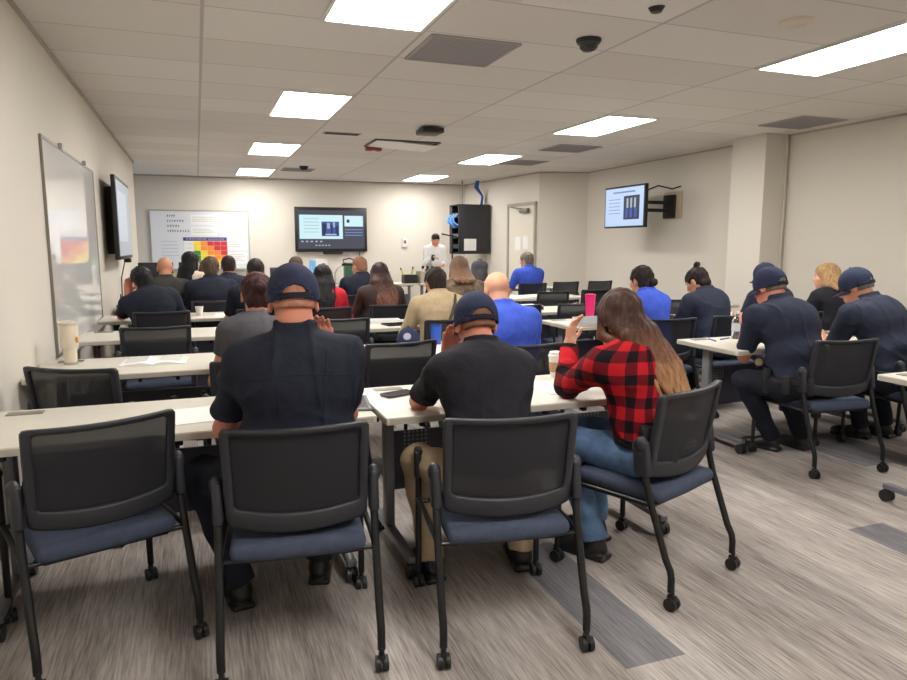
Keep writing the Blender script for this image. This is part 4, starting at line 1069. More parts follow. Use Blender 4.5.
chair(-0.395, 2.735, 20, 'empty chair at the lower left corner of the photo, turned towards the wall')
chair(0.30, 2.44, -6, 'chair under the man in navy shirt and cap, front row')
chair(1.037, 2.306, -9, 'chair under the man in black shirt with khaki trousers')
chair(1.853, 2.468, 22, 'chair under the woman in red plaid, turned at an angle')
c5 = chair(3.85, 3.34, -6, 'chair under the man in navy shirt with the water bottle on the right')
yb = MB().sph((-0.262, 0.285, 0.645), 0.028).build('post_ball', mat('pale_yellow_ball', (214, 204, 150), 0.6), c5); yb['label'] = 'pale yellow ball on the front post'
chair(4.66, 3.3, -4, 'chair under the man in navy shirt at the right edge')
chair(-0.52, 3.9, -27, 'empty chair behind the front left table beside the wall, turned to the right')
chair(0.27, 3.86, 2, 'chair under the woman in grey top with a hair bun')
chair(1.13, 4.22, 10, 'empty chair pushed up to the table with the navy cap on it')
chair(1.84, 3.86, -2, 'chair under the bald man in royal blue shirt')
chair(-0.31, 5.62, 1, 'empty chair third from the front along the left wall, by the open book')
chair(1.08, 5.7, -3, 'empty chair left of the person in a sand coloured top')
chair(1.92, 5.35, 0, 'chair under the person in a sand coloured top')
chair(-0.32, 6.85, 0, 'chair under the man leaning his head on his hand by the left wall')
chair(0.56, 6.83, 0, 'chair under the man with cropped hair in front of the bun woman')
chair(1.15, 6.75, 0, 'chair under the black haired woman in red')
chair(1.84, 6.82, -3, 'chair under the woman with long brown hair')
chair(2.55, 6.75, -4, 'chair under the woman with light brown hair near the rack')
chair(-0.36, 8.3, 0, 'chair under the bald man in dark jacket')
chair(0.16, 8.0, 0, 'chair with clear mesh back under the dark haired man at the colour chart')
chair(0.62, 8.32, 0, 'chair under the man in navy before the right part of the whiteboard')
chair(1.1, 8.26, 0, 'chair under the ruddy man below the left end of the wall screen')
chair(1.85, 8.3, 0, 'chair under the man in dark navy below the right end of the wall screen')
chair(-0.1, 9.75, 0, 'chair under the dark haired woman in white')
chair(3.60, 4.76, 0, 'chair under the woman in royal blue shirt')
chair(4.30, 4.80, 0, 'chair under the woman in navy jacket with a topknot')
chair(5.04, 4.80, 0, 'chair under the capped person hidden behind the man with the bottle')
chair(5.76, 4.80, 0, 'chair under the blonde woman by the right wall')
chair(3.66, 6.3, -2, 'empty chair directly behind the pink tumbler')
chair(3.0, 6.35, 3, 'empty chair right beside the bald man in blue, beyond him')
chair(5.0, 6.4, 4, 'empty chair farther along the table beyond the woman in royal blue')
chair(4.3, 8.05, 4, 'empty chair at the table with the pale green cloth')
chair(5.05, 8.15, -3, 'empty chair right of the pale green cloth')
chair(4.93, 9.85, 0, 'chair under the man in blue shirt near the door')
chair(5.63, 10.05, 3, 'empty chair just right of the man in blue near the door, back row')
chair(6.3, 10.1, 6, 'empty chair nearest the recess, rightmost of the back row')

# ---- the front three
p1 = person('man in navy short sleeved shirt and navy cap seen from behind at the front left', 0.32, 2.46, -3, lean=5, sc=1.06, b=1.03, hz=0.575, shw=0.9, wb=1.1, head=(16, 0, 0), wl=(0.26, 2.84, 0.79), el=(-0.1, 2.6, 0.6), wr=(0.475, 2.78, 1.02), er=(0.6, 2.85, 0.4), hr=(-0.12, -0.1, 1), kl=(-0.02, 2.86, 0.53), kr=(0.50, 2.9, 0.53), al=(0.10, 2.76, 0.105), ar=(0.44, 2.86, 0.105),
            skin_='ruddy', shirt=NAVY2, hair='buzz', hairm_=H_BUZZ, cap=True, res=0.0065, fold=0.009)
p2 = person('man in black polo shirt, navy cap and khaki trousers in the middle front', 1.06, 2.40, -6, lean=21, sc=0.99, b=0.96, shw=0.9, wb=1.04, head=(22, 0, 0), wl=(1.04, 2.86, 0.965), el=(0.62, 2.7, 0.45), hl=(0.15, -0.1, 1), wr=(1.17, 2.82, 0.94), er=(1.4, 2.75, 0.4), hr=(-0.3, 0, 1), kl=(0.86, 2.74, 0.53), kr=(1.3, 2.72, 0.53), al=(0.90, 2.70, 0.105), ar=(1.32, 2.66, 0.105),
            skin_='ruddy', shirt=BLACKC, pants=KHAKI, hair='buzz', hairm_=mat('hair_fade', (134, 98, 80), 0.85, var=0.1, vscale=60, spec=0.1), fold=0.008, cap=True, res=0.0065)
p3 = person('woman in red and black plaid shirt and jeans holding a phone', 1.865, 2.47, 22, lean=16, side=-4, twist=-4, sc=0.96, b=1.02, head=(8, -14, 0), wl=(1.70, 2.93, 0.955), el=(1.45, 2.75, 0.5), hl=(0.16, 0.06, 0.9), wr=(1.93, 2.92, 0.96), er=(2.3, 2.75, 0.6), hr=(-0.1, 0.1, 0.9), kl=(1.60, 2.80, 0.53), kr=(1.80, 2.9, 0.53), al=(1.68, 2.62, 0.105), ar=(1.80, 2.8, 0.105),
            skin_='fair', shirt=PLAID, sleeve='long', pants=JEANS, hair='longside', hairm_=OMBRE, res=0.0065, fold=0.006, hem=0.08)
p4 = person('man in navy polo and cap leaning over the table with the water bottle', 3.74, 3.4, 4, lean=24, sc=1.08, b=1.16, head=(20, 6, 0), wl=(3.66, 3.84, 0.89), el=(3.42, 3.5, 0.8), hl=(0.4, 0.5, 0.5), wr=(3.95, 3.86, 0.785), er=(4.2, 3.6, 0.5), kl=(3.5, 3.66, 0.53), kr=(3.86, 3.70, 0.53), al=(3.78, 3.66, 0.105), ar=(4.0, 3.6, 0.105),
            skin_='ruddy', shirt=NAVY, hair='buzz', hairm_=H_GREY, cap=True, res=0.008, fold=0.007)
p5 = person('man in navy polo and cap at the right edge, leaning over his papers', 4.57, 3.36, 10, lean=26, sc=1.08, b=1.18, head=(24, 14, 0), wl=(4.42, 3.88, 0.79), el=(4.2, 3.6, 0.5), wr=(4.8, 3.86, 0.785), er=(5.0, 3.6, 0.5), kl=(4.5, 3.68, 0.53), kr=(4.8, 3.70, 0.53), al=(4.66, 3.66, 0.105), ar=(4.86, 3.62, 0.105),
            skin_='tan', shirt=NAVY3, hair='buzz', hairm_=H_GREY, cap=True, res=0.008, fold=0.007)
# ---- second row
person('woman in charcoal top with dark hair in a bun, behind the front left man', 0.31, 3.9, 0, lean=9, sc=1.0, b=0.92, shw=0.9, head=(18, 0, 0), wl=(0.14, 4.2, 0.8), el=(0.0, 3.95, 0.5), skin_='tan', shirt=GREYC, sleeve='cap', collar=False, hair='bun', hairm_=H_RED, res=0.009)
person('bald man in royal blue shirt beyond the man in black', 1.82, 3.9, 0, lean=14, sc=1.0, b=1.12, head=(18, 0, 0), skin_='light_tan', shirt=ROYAL, hair='none', res=0.009)
# ---- third row
p7 = person('person with short dark hair in a sand coloured long sleeved top', 1.9, 5.33, 2, lean=16, sc=0.97, b=1.02, head=(16, 0, 0), skin_='tan', shirt=TANC, sleeve='long', hair='short', hairm_=H_DARK, res=0.010)
# ---- fourth row
person('dark haired man in dark navy leaning his head on his hand by the left wall', -0.36, 6.84, 6, lean=17, side=-10, sc=0.97, b=1.05, head=(16, 20, -14), wl=(-0.62, 7.1, 1.0), el=(-0.75, 7.1, 0.5), hl=(0.1, -0.1, 1), skin_='ruddy', shirt=NAVY2, sleeve='short', hair='short', hairm_=H_BLACK, res=0.012)
person('man with cropped dark hair right behind the bun woman', 0.53, 6.83, 0, lean=6, sc=1.03, head=(6, 0, 0), skin_='light_tan', shirt=NAVY2, hair='buzz', hairm_=H_DARK)
person('woman with long black hair in a red and black top', 1.15, 6.73, -6, lean=12, sc=0.95, b=0.9, head=(10, -10, 0), skin_='tan', shirt=REDC, sleeve='long', hair='long', hairm_=H_BLACK)
person('woman with long brown hair in a dark top before the front table', 1.76, 6.8, -4, lean=12, sc=0.97, b=0.95, head=(8, 0, 0), skin_='tan', shirt=BROWNC, sleeve='long', hair='longside', hairm_=OMBRE2)
person('woman with light brown hair in olive brown patterned top below the black cabinet', 2.62, 6.75, 0, lean=8, sc=1.05, b=1.04, head=(8, 0, 0), skin_='fair', shirt=CAMO, sleeve='long', hair='bob', hairm_=LBROWN)
# ---- fifth row
person('bald man in dark grey jacket under the left part of the whiteboard', -0.34, 8.27, 0, lean=8, sc=1.03, b=1.02, head=(10, 0, 0), skin_='tan', shirt=OLIVE, sleeve='long', hair='none')
person('man with dark greying hair in navy right below the colour chart', 0.14, 8.0, 0, lean=9, sc=1.03, b=1.08, head=(10, 0, 0), skin_='brown', shirt=NAVY2, sleeve='long', hair='short', hairm_=H_SHORT)
person('man with shaved hair in navy right of the colour chart', 0.35, 8.5, 0, lean=7, sc=1.04, b=1.1, head=(8, 0, 0), skin_='brown', shirt=NAVY, sleeve='short', hair='buzz', hairm_=H_DARK)
person('ruddy man with shaved head below the left end of the wall screen', 1.1, 8.24, -4, lean=8, sc=1.03, b=1.05, head=(8, 10, 0), wl=(0.95, 8.5, 1.05), el=(0.8, 8.6, 0.5), hl=(0.05, -0.1, 1), skin_='ruddy', shirt=NAVY2, hair='buzz', hairm_=H_SHORT)
person('shaven headed man in dark navy turned left below the wall screen', 1.92, 8.28, 6, lean=12, sc=1.03, b=1.08, head=(10, 20, 0), skin_='tan', shirt=NAVY2, sleeve='long', hair='buzz', hairm_=mat('hair_fade', (134, 98, 80), 0.85, var=0.1, vscale=60, spec=0.1))
person('woman with long dark hair in a white top before the colour chart', -0.13, 9.72, -30, lean=6, sc=1.09, b=0.9, head=(4, -30, 0), skin_='fair', shirt=CREAMC, sleeve='long', hair='long', hairm_=H_BLACK)
# ---- right block
person('woman in royal blue shirt with dark hair in a low bun', 3.60, 4.8, 6, lean=14, sc=0.98, b=0.95, head=(14, 6, 0), skin_='tan', shirt=ROYAL, hair='low', hairm_=H_DARK, res=0.010)
person('woman in navy jacket with a topknot bending over her notes', 4.29, 4.84, 10, lean=18, sc=0.98, b=1.05, head=(30, 12, 0), skin_='tan', shirt=NAVY3, sleeve='long', hair='topknot', hairm_=H_DARK, res=0.010)
person('person in navy cap half hidden behind the man with the water bottle', 5.04, 4.86, 4, lean=16, sc=1.0, head=(16, 6, 0), skin_='tan', shirt=NAVY, hair='buzz', hairm_=H_DARK, cap=True, res=0.010)
person('blonde woman in black top by the right wall', 5.72, 4.84, 8, lean=10, sc=0.97, b=0.95, head=(6, 34, 0), skin_='fair', shirt=BLACKC, sleeve='cap', collar=False, hair='bob', hairm_=H_BLOND, res=0.010)
person('grey haired man in royal blue shirt sitting near the door', 4.98, 9.83, 8, lean=8, sc=1.05, b=1.08, head=(6, 24, 0), skin_='fair', shirt=ROYAL, hair='short', hairm_=H_GREY)
pr = person('presenter in white shirt standing at the front table, looking down', 4.53, 13.3, 172, lean=8, sc=1.0, b=0.88, hz=0.93, stand=True, sleeve='long', head=(22, 8, 0), wl=(4.62, 13.02, 1.05), wr=(4.38, 13.0, 1.2), el=(4.85, 13.4, 0.8), er=(4.2, 13.4, 0.8), skin_='ruddy', shirt=WHITEC, hair='buzz', hairm_=H_DARK)

# stitched seams laid on the back of the shirt
from mathutils.bvhtree import BVHTree
def seam(info, pts):
    sh_ = [c for c in info['t'].children if c.name.startswith('shirt')][0]; me = sh_.data
    bv = BVHTree.FromPolygons([v.co for v in me.vertices], [list(p.vertices) for p in me.polygons])
    out = []
    for (x_, z_) in pts:
        h_ = bv.ray_cast(Vector((x_, -1.0, z_)), Vector((0, 1, 0)))
        if h_[0] is not None: out.append(h_[0] + h_[1] * 0.0005)
    if len(out) > 2: MB().tube(out, 0.0022, n=6).build('seam', info['t'].children[0].data.materials[0] if False else me.materials[0], sh_)
nz = p1['neck'][2]
seam(p1, [(-0.19 + 0.38 * i / 24, nz - 0.135 + 0.012 * math.cos((i - 12) / 5)) for i in range(25)])
for sx in (-1, 1): seam(p1, [(sx * (0.085 + 0.012 * i / 10), nz - 0.12 + 0.07 * i / 10) for i in range(11)])
for sx in (-1, 1): seam(p1, [(sx * (0.08 - 0.01 * i / 16), nz - 0.14 - 0.3 * i / 16) for i in range(17)])
# uniform and belt details
def belt(info, mats, up_=0.035, name='belt'):
    h, b = info['hip'], info['b']; t = info['t']
    n = 30; pts = [h + V(0.183 * b * math.cos(2 * PI * i / n), -0.015 + 0.143 * b * math.sin(2 * PI * i / n), up_) for i in range(n)]
    bm_ = MB(); 
    for dz in (-0.012, 0.0, 0.012): bm_.tube([p + V(0, 0, dz) for p in pts], 0.008, closed=True)
    return bm_.build(name, mats, t)
b4 = belt(p4, SHOEM)
for i, (a, w_) in enumerate(((200, 0.05), (235, 0.04), (150, 0.06))):
    h, b = p4['hip'], p4['b']; c = h + V(0.2 * b * math.cos(R(a)), -0.015 + 0.16 * b * math.sin(R(a)), 0.02)
    MB().box(c, (w_, 0.04, 0.12 if i < 2 else 0.17), rot=Matrix.Rotation(R(a + 90), 3, 'Z'), bev=0.01).build('belt_pouch', M_BLACK2, b4)
b5 = belt(p5, SHOEM)
h, b = p3['hip'], p3['b']; b3 = belt(p3, SHOEM, 0.07)
MB().box(h + V(-0.15, -0.12, 0.085), (0.16, 0.05, 0.16), rot=Matrix.Rotation(R(-38), 3, 'Z'), bev=0.012).build('holster', M_BLACK2, b3)
# olive bag strap across the back of the person in sand
inf = p7; N_ = inf['neck']; L_, F_, U_ = inf['lat'], inf['fwd'], inf['upd']
MB().tube([N_ + L_ * 0.13 + F_ * 0.07 - U_ * 0.03, N_ + L_ * 0.13 - F_ * 0.02 + U_ * 0.0, N_ + L_ * 0.11 - F_ * 0.11 - U_ * 0.03, N_ + L_ * 0.075 - F_ * 0.17 - U_ * 0.11, N_ + L_ * 0.03 - F_ * 0.19 - U_ * 0.2, N_ - L_ * 0.02 - F_ * 0.19 - U_ * 0.3, N_ - L_ * 0.07 - F_ * 0.17 - U_ * 0.4], 0.013).build('bag_strap', mat('olive_strap', (64, 66, 54), 0.8), inf['t'])

# ================================================================== things on the tables
TZ = 0.739
def lathe_thing(name, loc, label, cat, parts, group=None):
    t = thing(name, loc, 0, label, cat, group)
    for nm, prof, m in parts: MB().lathe(prof).build(nm, m, t)
    return t
t = lathe_thing('tumbler', (-0.74, 4.62, TZ), 'tall cream tumbler on the second table by the left wall', 'tumbler',
    [('body', [(0, 0), (0.036, 0), (0.038, 0.09), (0.044, 0.1), (0.05, 0.11), (0.053, 0.24), (0.0, 0.24)], M_CREAM), ('lid', [(0.054, 0.235), (0.055, 0.252), (0.04, 0.258), (0, 0.258)], mat('lid_clear_cream', (206, 196, 182), 0.3)), ('base_ring', [(0.0, 0.002), (0.0385, 0.0), (0.0385, 0.015)], M_ALU)])
MB().box((0.045, -0.03, 0.15), (0.012, 0.02, 0.035), bev=0.004).build('orange_mark', mat('orange_mark', (226, 150, 60), 0.5), t)
t = lathe_thing('coffee_cup', (1.80, 3.24, TZ), 'paper coffee cup with white lid and brown sleeve beside the woman in plaid', 'cup',
    [('cup', [(0, 0), (0.029, 0), (0.041, 0.118), (0, 0.118)], M_PAPER), ('sleeve', [(0.0325, 0.03), (0.0335, 0.03), (0.0395, 0.085), (0.0385, 0.085)], M_KRAFT), ('lid', [(0.043, 0.112), (0.043, 0.122), (0.039, 0.124), (0.037, 0.138), (0.033, 0.14), (0, 0.137)], M_WHITE)])
t = lathe_thing('cup', (1.60, 4.66, TZ), 'blue plastic cup behind the man in black, on the second row table', 'cup',
    [('cup', [(0, 0), (0.034, 0), (0.041, 0.135), (0.0375, 0.135), (0.032, 0.006), (0, 0.006)], M_BLUEP), ('rim', [(0.0375, 0.133), (0.0425, 0.133), (0.0425, 0.14), (0.0375, 0.14), (0.0375, 0.133)], mat('cup_rim_blue', (30, 60, 140), 0.4))])
lathe_thing('tumbler', (3.50, 5.66, TZ), 'tall bright pink tumbler left of the plaid woman\'s head', 'tumbler',
    [('body', [(0, 0), (0.036, 0), (0.05, 0.235), (0.0, 0.235)], M_PINK), ('lid', [(0.052, 0.23), (0.052, 0.246), (0.03, 0.25), (0, 0.25)], mat('pink_lid', (214, 34, 104), 0.3))])
lathe_thing('tumbler', (3.86, 5.3, TZ), 'slim red tumbler right of the woman in royal blue', 'tumbler',
    [('body', [(0, 0), (0.03, 0), (0.036, 0.19), (0, 0.19)], mat('red_tumbler', (214, 50, 80), 0.4)), ('lid', [(0.038, 0.188), (0.038, 0.2), (0, 0.205)], M_WHITE)])
t = lathe_thing('water_bottle', (3.84, 4.12, TZ), 'clear plastic water bottle standing on the right table before the man in cap', 'bottle',
    [('bottle', [(0, 0), (0.03, 0.0), (0.033, 0.01), (0.032, 0.05), (0.029, 0.07), (0.032, 0.09), (0.033, 0.135), (0.025, 0.165), (0.013, 0.185), (0.013, 0.2)], M_GLASS), ('label', [(0.0335, 0.06), (0.034, 0.06), (0.034, 0.12), (0.0335, 0.12)], mat('label_pale', (214, 220, 232), 0.5)), ('cap', [(0.015, 0.19), (0.015, 0.208), (0, 0.209)], M_WHITE)])
def paper(x, y, rz, label, w=0.216, h=0.28, z=TZ, name='paper_sheet', group=None):
    t = MB().box((0, 0, 0.0015), (w, h, 0.002)).build(name, M_PAPER, smooth=False); t.location = (x, y, z); t.rotation_euler = (0, 0, R(rz))
    return tag(t, label, 'paper', group)
paper(-0.02, 3.02, 8, 'white paper sheet on the front left table next to the man in navy')
paper(1.16, 2.98, -12, 'white paper sheet in front of the man in black shirt')
paper(1.66, 3.0, 4, 'white paper sheet between the man in black and the woman in plaid')
paper(0.86, 4.5, 0, 'white paper sheet left of the empty chair in the second row')
paper(4.0, 4.0, 5, 'white paper sheet under the hands of the man with the water bottle')
paper(4.68, 3.98, 0, 'white paper sheet before the man at the right edge')
paper(0.3, 7.45, 0, 'white papers on the fourth left table', 0.3, 0.22)
paper(3.2, 5.45, 0, 'white paper sheet beside the woman in royal blue')
paper(2.3, 7.4, 8, 'white paper sheet before the woman with light brown hair')
paper(5.1, 6.8, 0, 'white paper on the table beyond the woman in royal blue')
# open book
t = thing('open_book', (-0.27, 4.53, TZ), R(-4), 'open book lying on the second table from the front by the left wall', 'book')
for sx in (-1, 1):
    b = bmesh.new(); n = 10; tp_, bt = [], []
    for i in range(n + 1):
        u = i / n; x = sx * u * 0.185; z = 0.004 + 0.016 * math.sin(PI * min(1, u * 1.15)) ** 0.8 * (1 - 0.5 * u)
        tp_.append([b.verts.new((x, y, z)) for y in (-0.13, 0.13)]); bt.append([b.verts.new((x, y, 0.001)) for y in (-0.13, 0.13)])
    for i in range(n):
        b.faces.new((tp_[i][0], tp_[i + 1][0], tp_[i + 1][1], tp_[i][1])); b.faces.new((bt[i][0], bt[i][1], bt[i + 1][1], bt[i + 1][0]))
        for k in (0, 1): b.faces.new((tp_[i][k], bt[i][k], bt[i + 1][k], tp_[i + 1][k]))
    b.faces.new((tp_[n][0], bt[n][0], bt[n][1], tp_[n][1]))
    bmesh.ops.recalc_face_normals(b, faces=b.faces[:]); me = bpy.data.meshes.new('page_block'); b.to_mesh(me); b.free(); link('page_block', me, M_PAPER, t)
    q = MB()
    for i in range(9): q.box((sx * 0.095, -0.1 + 0.024 * i, 0.0225 - 0.001), (0.12, 0.003, 0.002), rot=Matrix.Rotation(R(sx * 3.5), 3, 'Y'))
    q.build('print', mat('page_print', (214, 214, 214), 0.8), t, smooth=False)
# phones
def phone(x, y, z, rot, label, body=M_BLACK, name='phone', disp=None):
    t = thing(name, (x, y, z), 0, label, 'phone'); t.rotation_euler = rot
    MB().box((0, 0, 0.006), (0.078, 0.16, 0.011), bev=0.004).build('case', body, t); MB().box((0, 0, 0.0119), (0.07, 0.15, 0.001)).build('display', disp or mat('phone_glass', (36, 38, 46), 0.08), t, smooth=False)
    return t
phone(0.87, 3.1, TZ + 0.002, (0, 0, R(-70)), 'dark phone lying on the table left of the man in black', mat('phone_case_grey', (66, 66, 70), 0.5))
ph_ = phone(1.83, 3.02, 1.03, (R(76), R(0), R(8)), 'pale phone held up by the woman in plaid', mat('phone_case_pale', (206, 204, 202), 0.35), 'phone', mat('phone_bright_glass', (150, 154, 156), 0.15))
ph_.location = (1.855, 3.01, 1.06); ph_.rotation_euler = Matrix(((0, 1, 0), (-0.85, 0, -0.527), (-0.527, 0, 0.85))).to_euler()
t = thing('tablet', (0.6, 2.98, TZ), R(-8), 'grey tablet lying flat beside the right elbow of the man in navy', 'tablet')
MB().box((0, 0, 0.007), (0.2, 0.27, 0.013), bev=0.005).build('case', mat('tablet_grey', (118, 118, 120), 0.4), t); MB().box((0, 0, 0.0139), (0.17, 0.24, 0.001)).build('display', mat('tablet_glass', (92, 94, 98), 0.12), t, smooth=False)
# navy cap on the table
t = thing('baseball_cap', (1.42, 4.76, TZ), R(158), 'navy cap lying on the table beside the blue cup', 'cap')
s = SDF(0.007); s.ell((0, 0, 0.005), (0.088, 0.1, 0.115), k=0); s.ell((0, 0, 0.0), (0.081, 0.093, 0.107), k=0, op='s'); s.half((0, 0, 0.004), (0, 0, -1)); link('crown', s.mesh('crown'), CAPN, t)
s = SDF(0.006); s.ell((0, 0.115, 0.012), (0.082, 0.085, 0.012), k=0); s.ell((0, 0.02, 0.02), (0.084, 0.085, 0.06), k=0.004, op='s'); link('brim', s.mesh('brim'), CAPN, t)
MB().sph((0, 0, 0.121), 0.008, n=8).build('button', CAPN, t)
MB().lathe([(0, 0.004), (0.026, 0.004), (0.028, 0)], n=20).build('emblem_patch', mat('patch_grey', (150, 152, 166), 0.7), t).matrix_local = Matrix.Translation((0.0, 0.084, 0.06)) @ Matrix.Rotation(R(-62), 4, 'X')
# pens
for i, (x, y, a) in enumerate(((3.98, 4.02, 60), (4.06, 4.12, 100))):
    pass
for i, (x, y, a, lab) in enumerate(((3.60, 4.1, 70, 'blue pen lying on the right table nearest its corner'), (3.74, 4.12, 20, 'blue pen lying on the right table closer to the water bottle'))):
    t = thing('pen', (x, y, TZ + 0.006), R(a), lab, 'pen')
    MB().cyl((-0.07, 0, 0), (0.06, 0, 0), 0.005, n=10).build('barrel', mat('pen_blue', (92, 92, 178), 0.4), t); MB().cyl((0.06, 0, 0), (0.075, 0, 0), 0.005, 0.001, n=10).build('tip', M_BLACK, t)
# laptop-like and other small things farther back
t = thing('notebook', (1.62, 6.2, TZ), R(-6), 'closed grey notebook on the table left of the person in sand', 'notebook')
MB().box((0, 0, 0.011), (0.3, 0.22, 0.022), bev=0.004).build('cover', mat('notebook_grey', (196, 196, 200), 0.5), t); MB().box((0.002, -0.003, 0.011), (0.29, 0.217, 0.015)).build('pages', M_PAPER, t, smooth=False)
t = thing('tablet', (1.66, 5.92, TZ), R(10), 'small black tablet on the table before the person in sand', 'tablet')
MB().box((0, 0, 0.006), (0.24, 0.17, 0.012), bev=0.004).build('case', M_BLACK, t); MB().box((0, 0, 0.0125), (0.22, 0.15, 0.001)).build('display', mat('phone_glass', (36, 38, 46), 0.08), t, smooth=False)
t = thing('notebook', (3.4, 6.85, TZ), R(4), 'closed notebook with a white top on the table right of the bald man in blue', 'notebook')
MB().box((0, 0, 0.02), (0.34, 0.24, 0.04), bev=0.005).build('binder', M_BLACK, t); MB().box((0, 0, 0.044), (0.33, 0.23, 0.008)).build('sheets', M_PAPER, t, smooth=False)
t = thing('table_cloth', (4.3, 8.57, TZ), 0, 'pale green cloth spread on the table beyond the pink tumbler', 'cloth')
b = bmesh.new(); n = 20; vv = {}
for i in range(n + 1):
    for j in range(n + 1): vv[i, j] = b.verts.new(((i / n - .5) * 1.0, (j / n - .5) * 0.5, 0.006 + 0.004 * math.sin(i * .9 + j * .4) + 0.003 * math.sin(j * 1.3)))
for i in range(n):
    for j in range(n): b.faces.new((vv[i, j], vv[i + 1, j], vv[i + 1, j + 1], vv[i, j + 1]))
me = bpy.data.meshes.new('cloth'); b.to_mesh(me); b.free(); link('cloth', me, mat('pale_green_cloth', (204, 218, 208), 0.9), t, True)
t = thing('radio', (-0.72, 7.32, TZ), 0.2, 'small black radio standing on the fourth table by the left wall', 'radio')
MB().box((0, 0, 0.07), (0.055, 0.04, 0.14), bev=0.008).build('body', M_BLACK, t); MB().cyl((0.015, 0, 0.14), (0.015, 0, 0.24), 0.006).build('antenna', M_BLACK2, t)
t = lathe_thing('cup', (0.0, 7.4, TZ), 'small white cup right of the man leaning on his hand', 'cup', [('cup', [(0, 0), (0.03, 0), (0.04, 0.09), (0.036, 0.09), (0.028, 0.006), (0, 0.006)], M_WHITE), ('rim', [(0.036, 0.089), (0.041, 0.089), (0.041, 0.093), (0.036, 0.093), (0.036, 0.089)], M_WHITE)])
t = lathe_thing('cup', (1.45, 7.3, TZ), 'white cup between the woman in red and the woman with long brown hair', 'cup', [('cup', [(0, 0), (0.03, 0), (0.04, 0.1), (0, 0.1)], M_WHITE), ('lid', [(0.042, 0.098), (0.042, 0.108), (0, 0.112)], M_WHITE)])

# ---- along the front of the room
def monitor(x, y, label):
    t = thing('monitor', (x, y, TZ), 0, label, 'monitor', 'black monitors under the whiteboard')
    MB().box((0, 0, 0.27), (0.52, 0.05, 0.33), bev=0.012).build('housing', M_BLACK, t); MB().box((0, 0.03, 0.1), (0.06, 0.03, 0.2)).build('neck', M_BLACK2, t, smooth=False); MB().box((0, 0.03, 0.008), (0.24, 0.18, 0.016), bev=0.005).build('base', M_BLACK2, t)
monitor(-0.62, 12.0, 'black monitor nearest the left wall, under the back whiteboard'); monitor(-0.02, 12.05, 'black monitor right of its twin, behind the bald man and the woman in white')
t = thing('speaker_box', (1.28, 12.45, TZ), 0, 'small black speaker box standing right of the man with cropped hair', 'speaker')
MB().box((0, 0, 0.16), (0.16, 0.18, 0.32), bev=0.012).build('cabinet', M_BLACK, t); MB().cyl((0, -0.09, 0.11), (0, -0.096, 0.11), 0.06).build('driver', M_GRILLE2, t)
t = thing('carton', (2.05, 12.55, TZ), R(8), 'tall white carton with blue side standing under the wall screen', 'carton')
MB().box((0.05, 0, 0.23), (0.22, 0.16, 0.46), bev=0.004).build('box', M_WHITE, t); MB().box((-0.1, 0, 0.22), (0.08, 0.16, 0.44), bev=0.004).build('side_panel', mat('carton_blue', (118, 184, 230), 0.5), t); MB().box((0.08, -0.082, 0.36), (0.06, 0.004, 0.05)).build('mark', M_GRILLE2, t, smooth=False)
t = thing('jug', (2.62, 12.5, TZ), 0, 'tall dark green jug with black lid on the front table', 'jug')
MB().box((0, 0, 0.17), (0.2, 0.2, 0.34), bev=0.03, seg=3).build('body', mat('jug_green', (40, 92, 66), 0.45), t); MB().lathe([(0.09, 0.33), (0.09, 0.37), (0.05, 0.385), (0, 0.385)]).build('lid', M_BLACK, t); MB().tube([(-0.09, 0, 0.36), (-0.12, 0, 0.44), (0.0, 0, 0.47), (0.1, 0, 0.43), (0.09, 0, 0.36)], 0.012).build('handle', M_BLACK2, t)
t = thing('desk_lamp', (2.36, 12.55, TZ), 0, 'small silver gooseneck device left of the green jug', 'lamp')
MB().lathe([(0, 0), (0.07, 0), (0.07, 0.015), (0, 0.02)]).build('base', M_CHROME, t); MB().tube([(0, 0, 0.01), (0, 0, 0.2), (0.05, 0, 0.3), (0.16, 0, 0.36)], 0.01).build('neck', M_CHROME, t); MB().cyl((0.13, 0, 0.35), (0.22, 0, 0.37), 0.025).build('head', M_BLACK, t)
t = thing('printer', (2.62, 12.1 + 0.25, TZ), 0, 'low flat black machine in front of the green jug', 'printer')
t.location = (2.75, 12.3, TZ); MB().box((0, -0.03, 0.05), (0.5, 0.16, 0.1), bev=0.012).build('body', M_BLACK, t); MB().box((0, -0.115, 0.03), (0.4, 0.02, 0.02)).build('tray', M_GRILLE2, t, smooth=False)
t = thing('box', (4.06, 12.35, TZ), R(3), 'grey cardboard box with things sticking out on the presenter\'s table', 'box')
b = MB()
for sx in (-1, 1): b.box((sx * 0.17, 0, 0.11), (0.008, 0.26, 0.22))
for sy in (-1, 1): b.box((0, sy * 0.13, 0.11), (0.34, 0.008, 0.22))
b.box((0, 0, 0.004), (0.34, 0.26, 0.008)); b.build('carton', M_CARD, t, smooth=False)
for i in range(3):
    t = thing('spray_bottle', (3.98 + 0.09 * i, 12.36, TZ + 0.012), 0, ['leftmost of the three bottles standing in the grey box', 'middle one of the three bottles standing in the grey box', 'rightmost of the three bottles standing in the grey box'][i], 'bottle', 'bottles in the grey box')
    MB().lathe([(0, 0), (0.032, 0), (0.032, 0.2), (0.014, 0.24), (0.014, 0.26), (0, 0.26)]).build('body', [M_WHITE, mat('bottle_brown', (104, 88, 84), 0.4), M_BLACK][i], t); MB().box((0, -0.02, 0.285), (0.03, 0.08, 0.05), bev=0.008).build('nozzle', M_BLACK2, t)
t = thing('storage_bin', (3.72, 12.36, TZ), 0, 'small black bin with yellow tools left of the grey box', 'bin')
b = MB(); 
for sx in (-1, 1): b.box((sx * 0.12, 0, 0.08), (0.008, 0.2, 0.16))
for sy in (-1, 1): b.box((0, sy * 0.1, 0.08), (0.24, 0.008, 0.16))
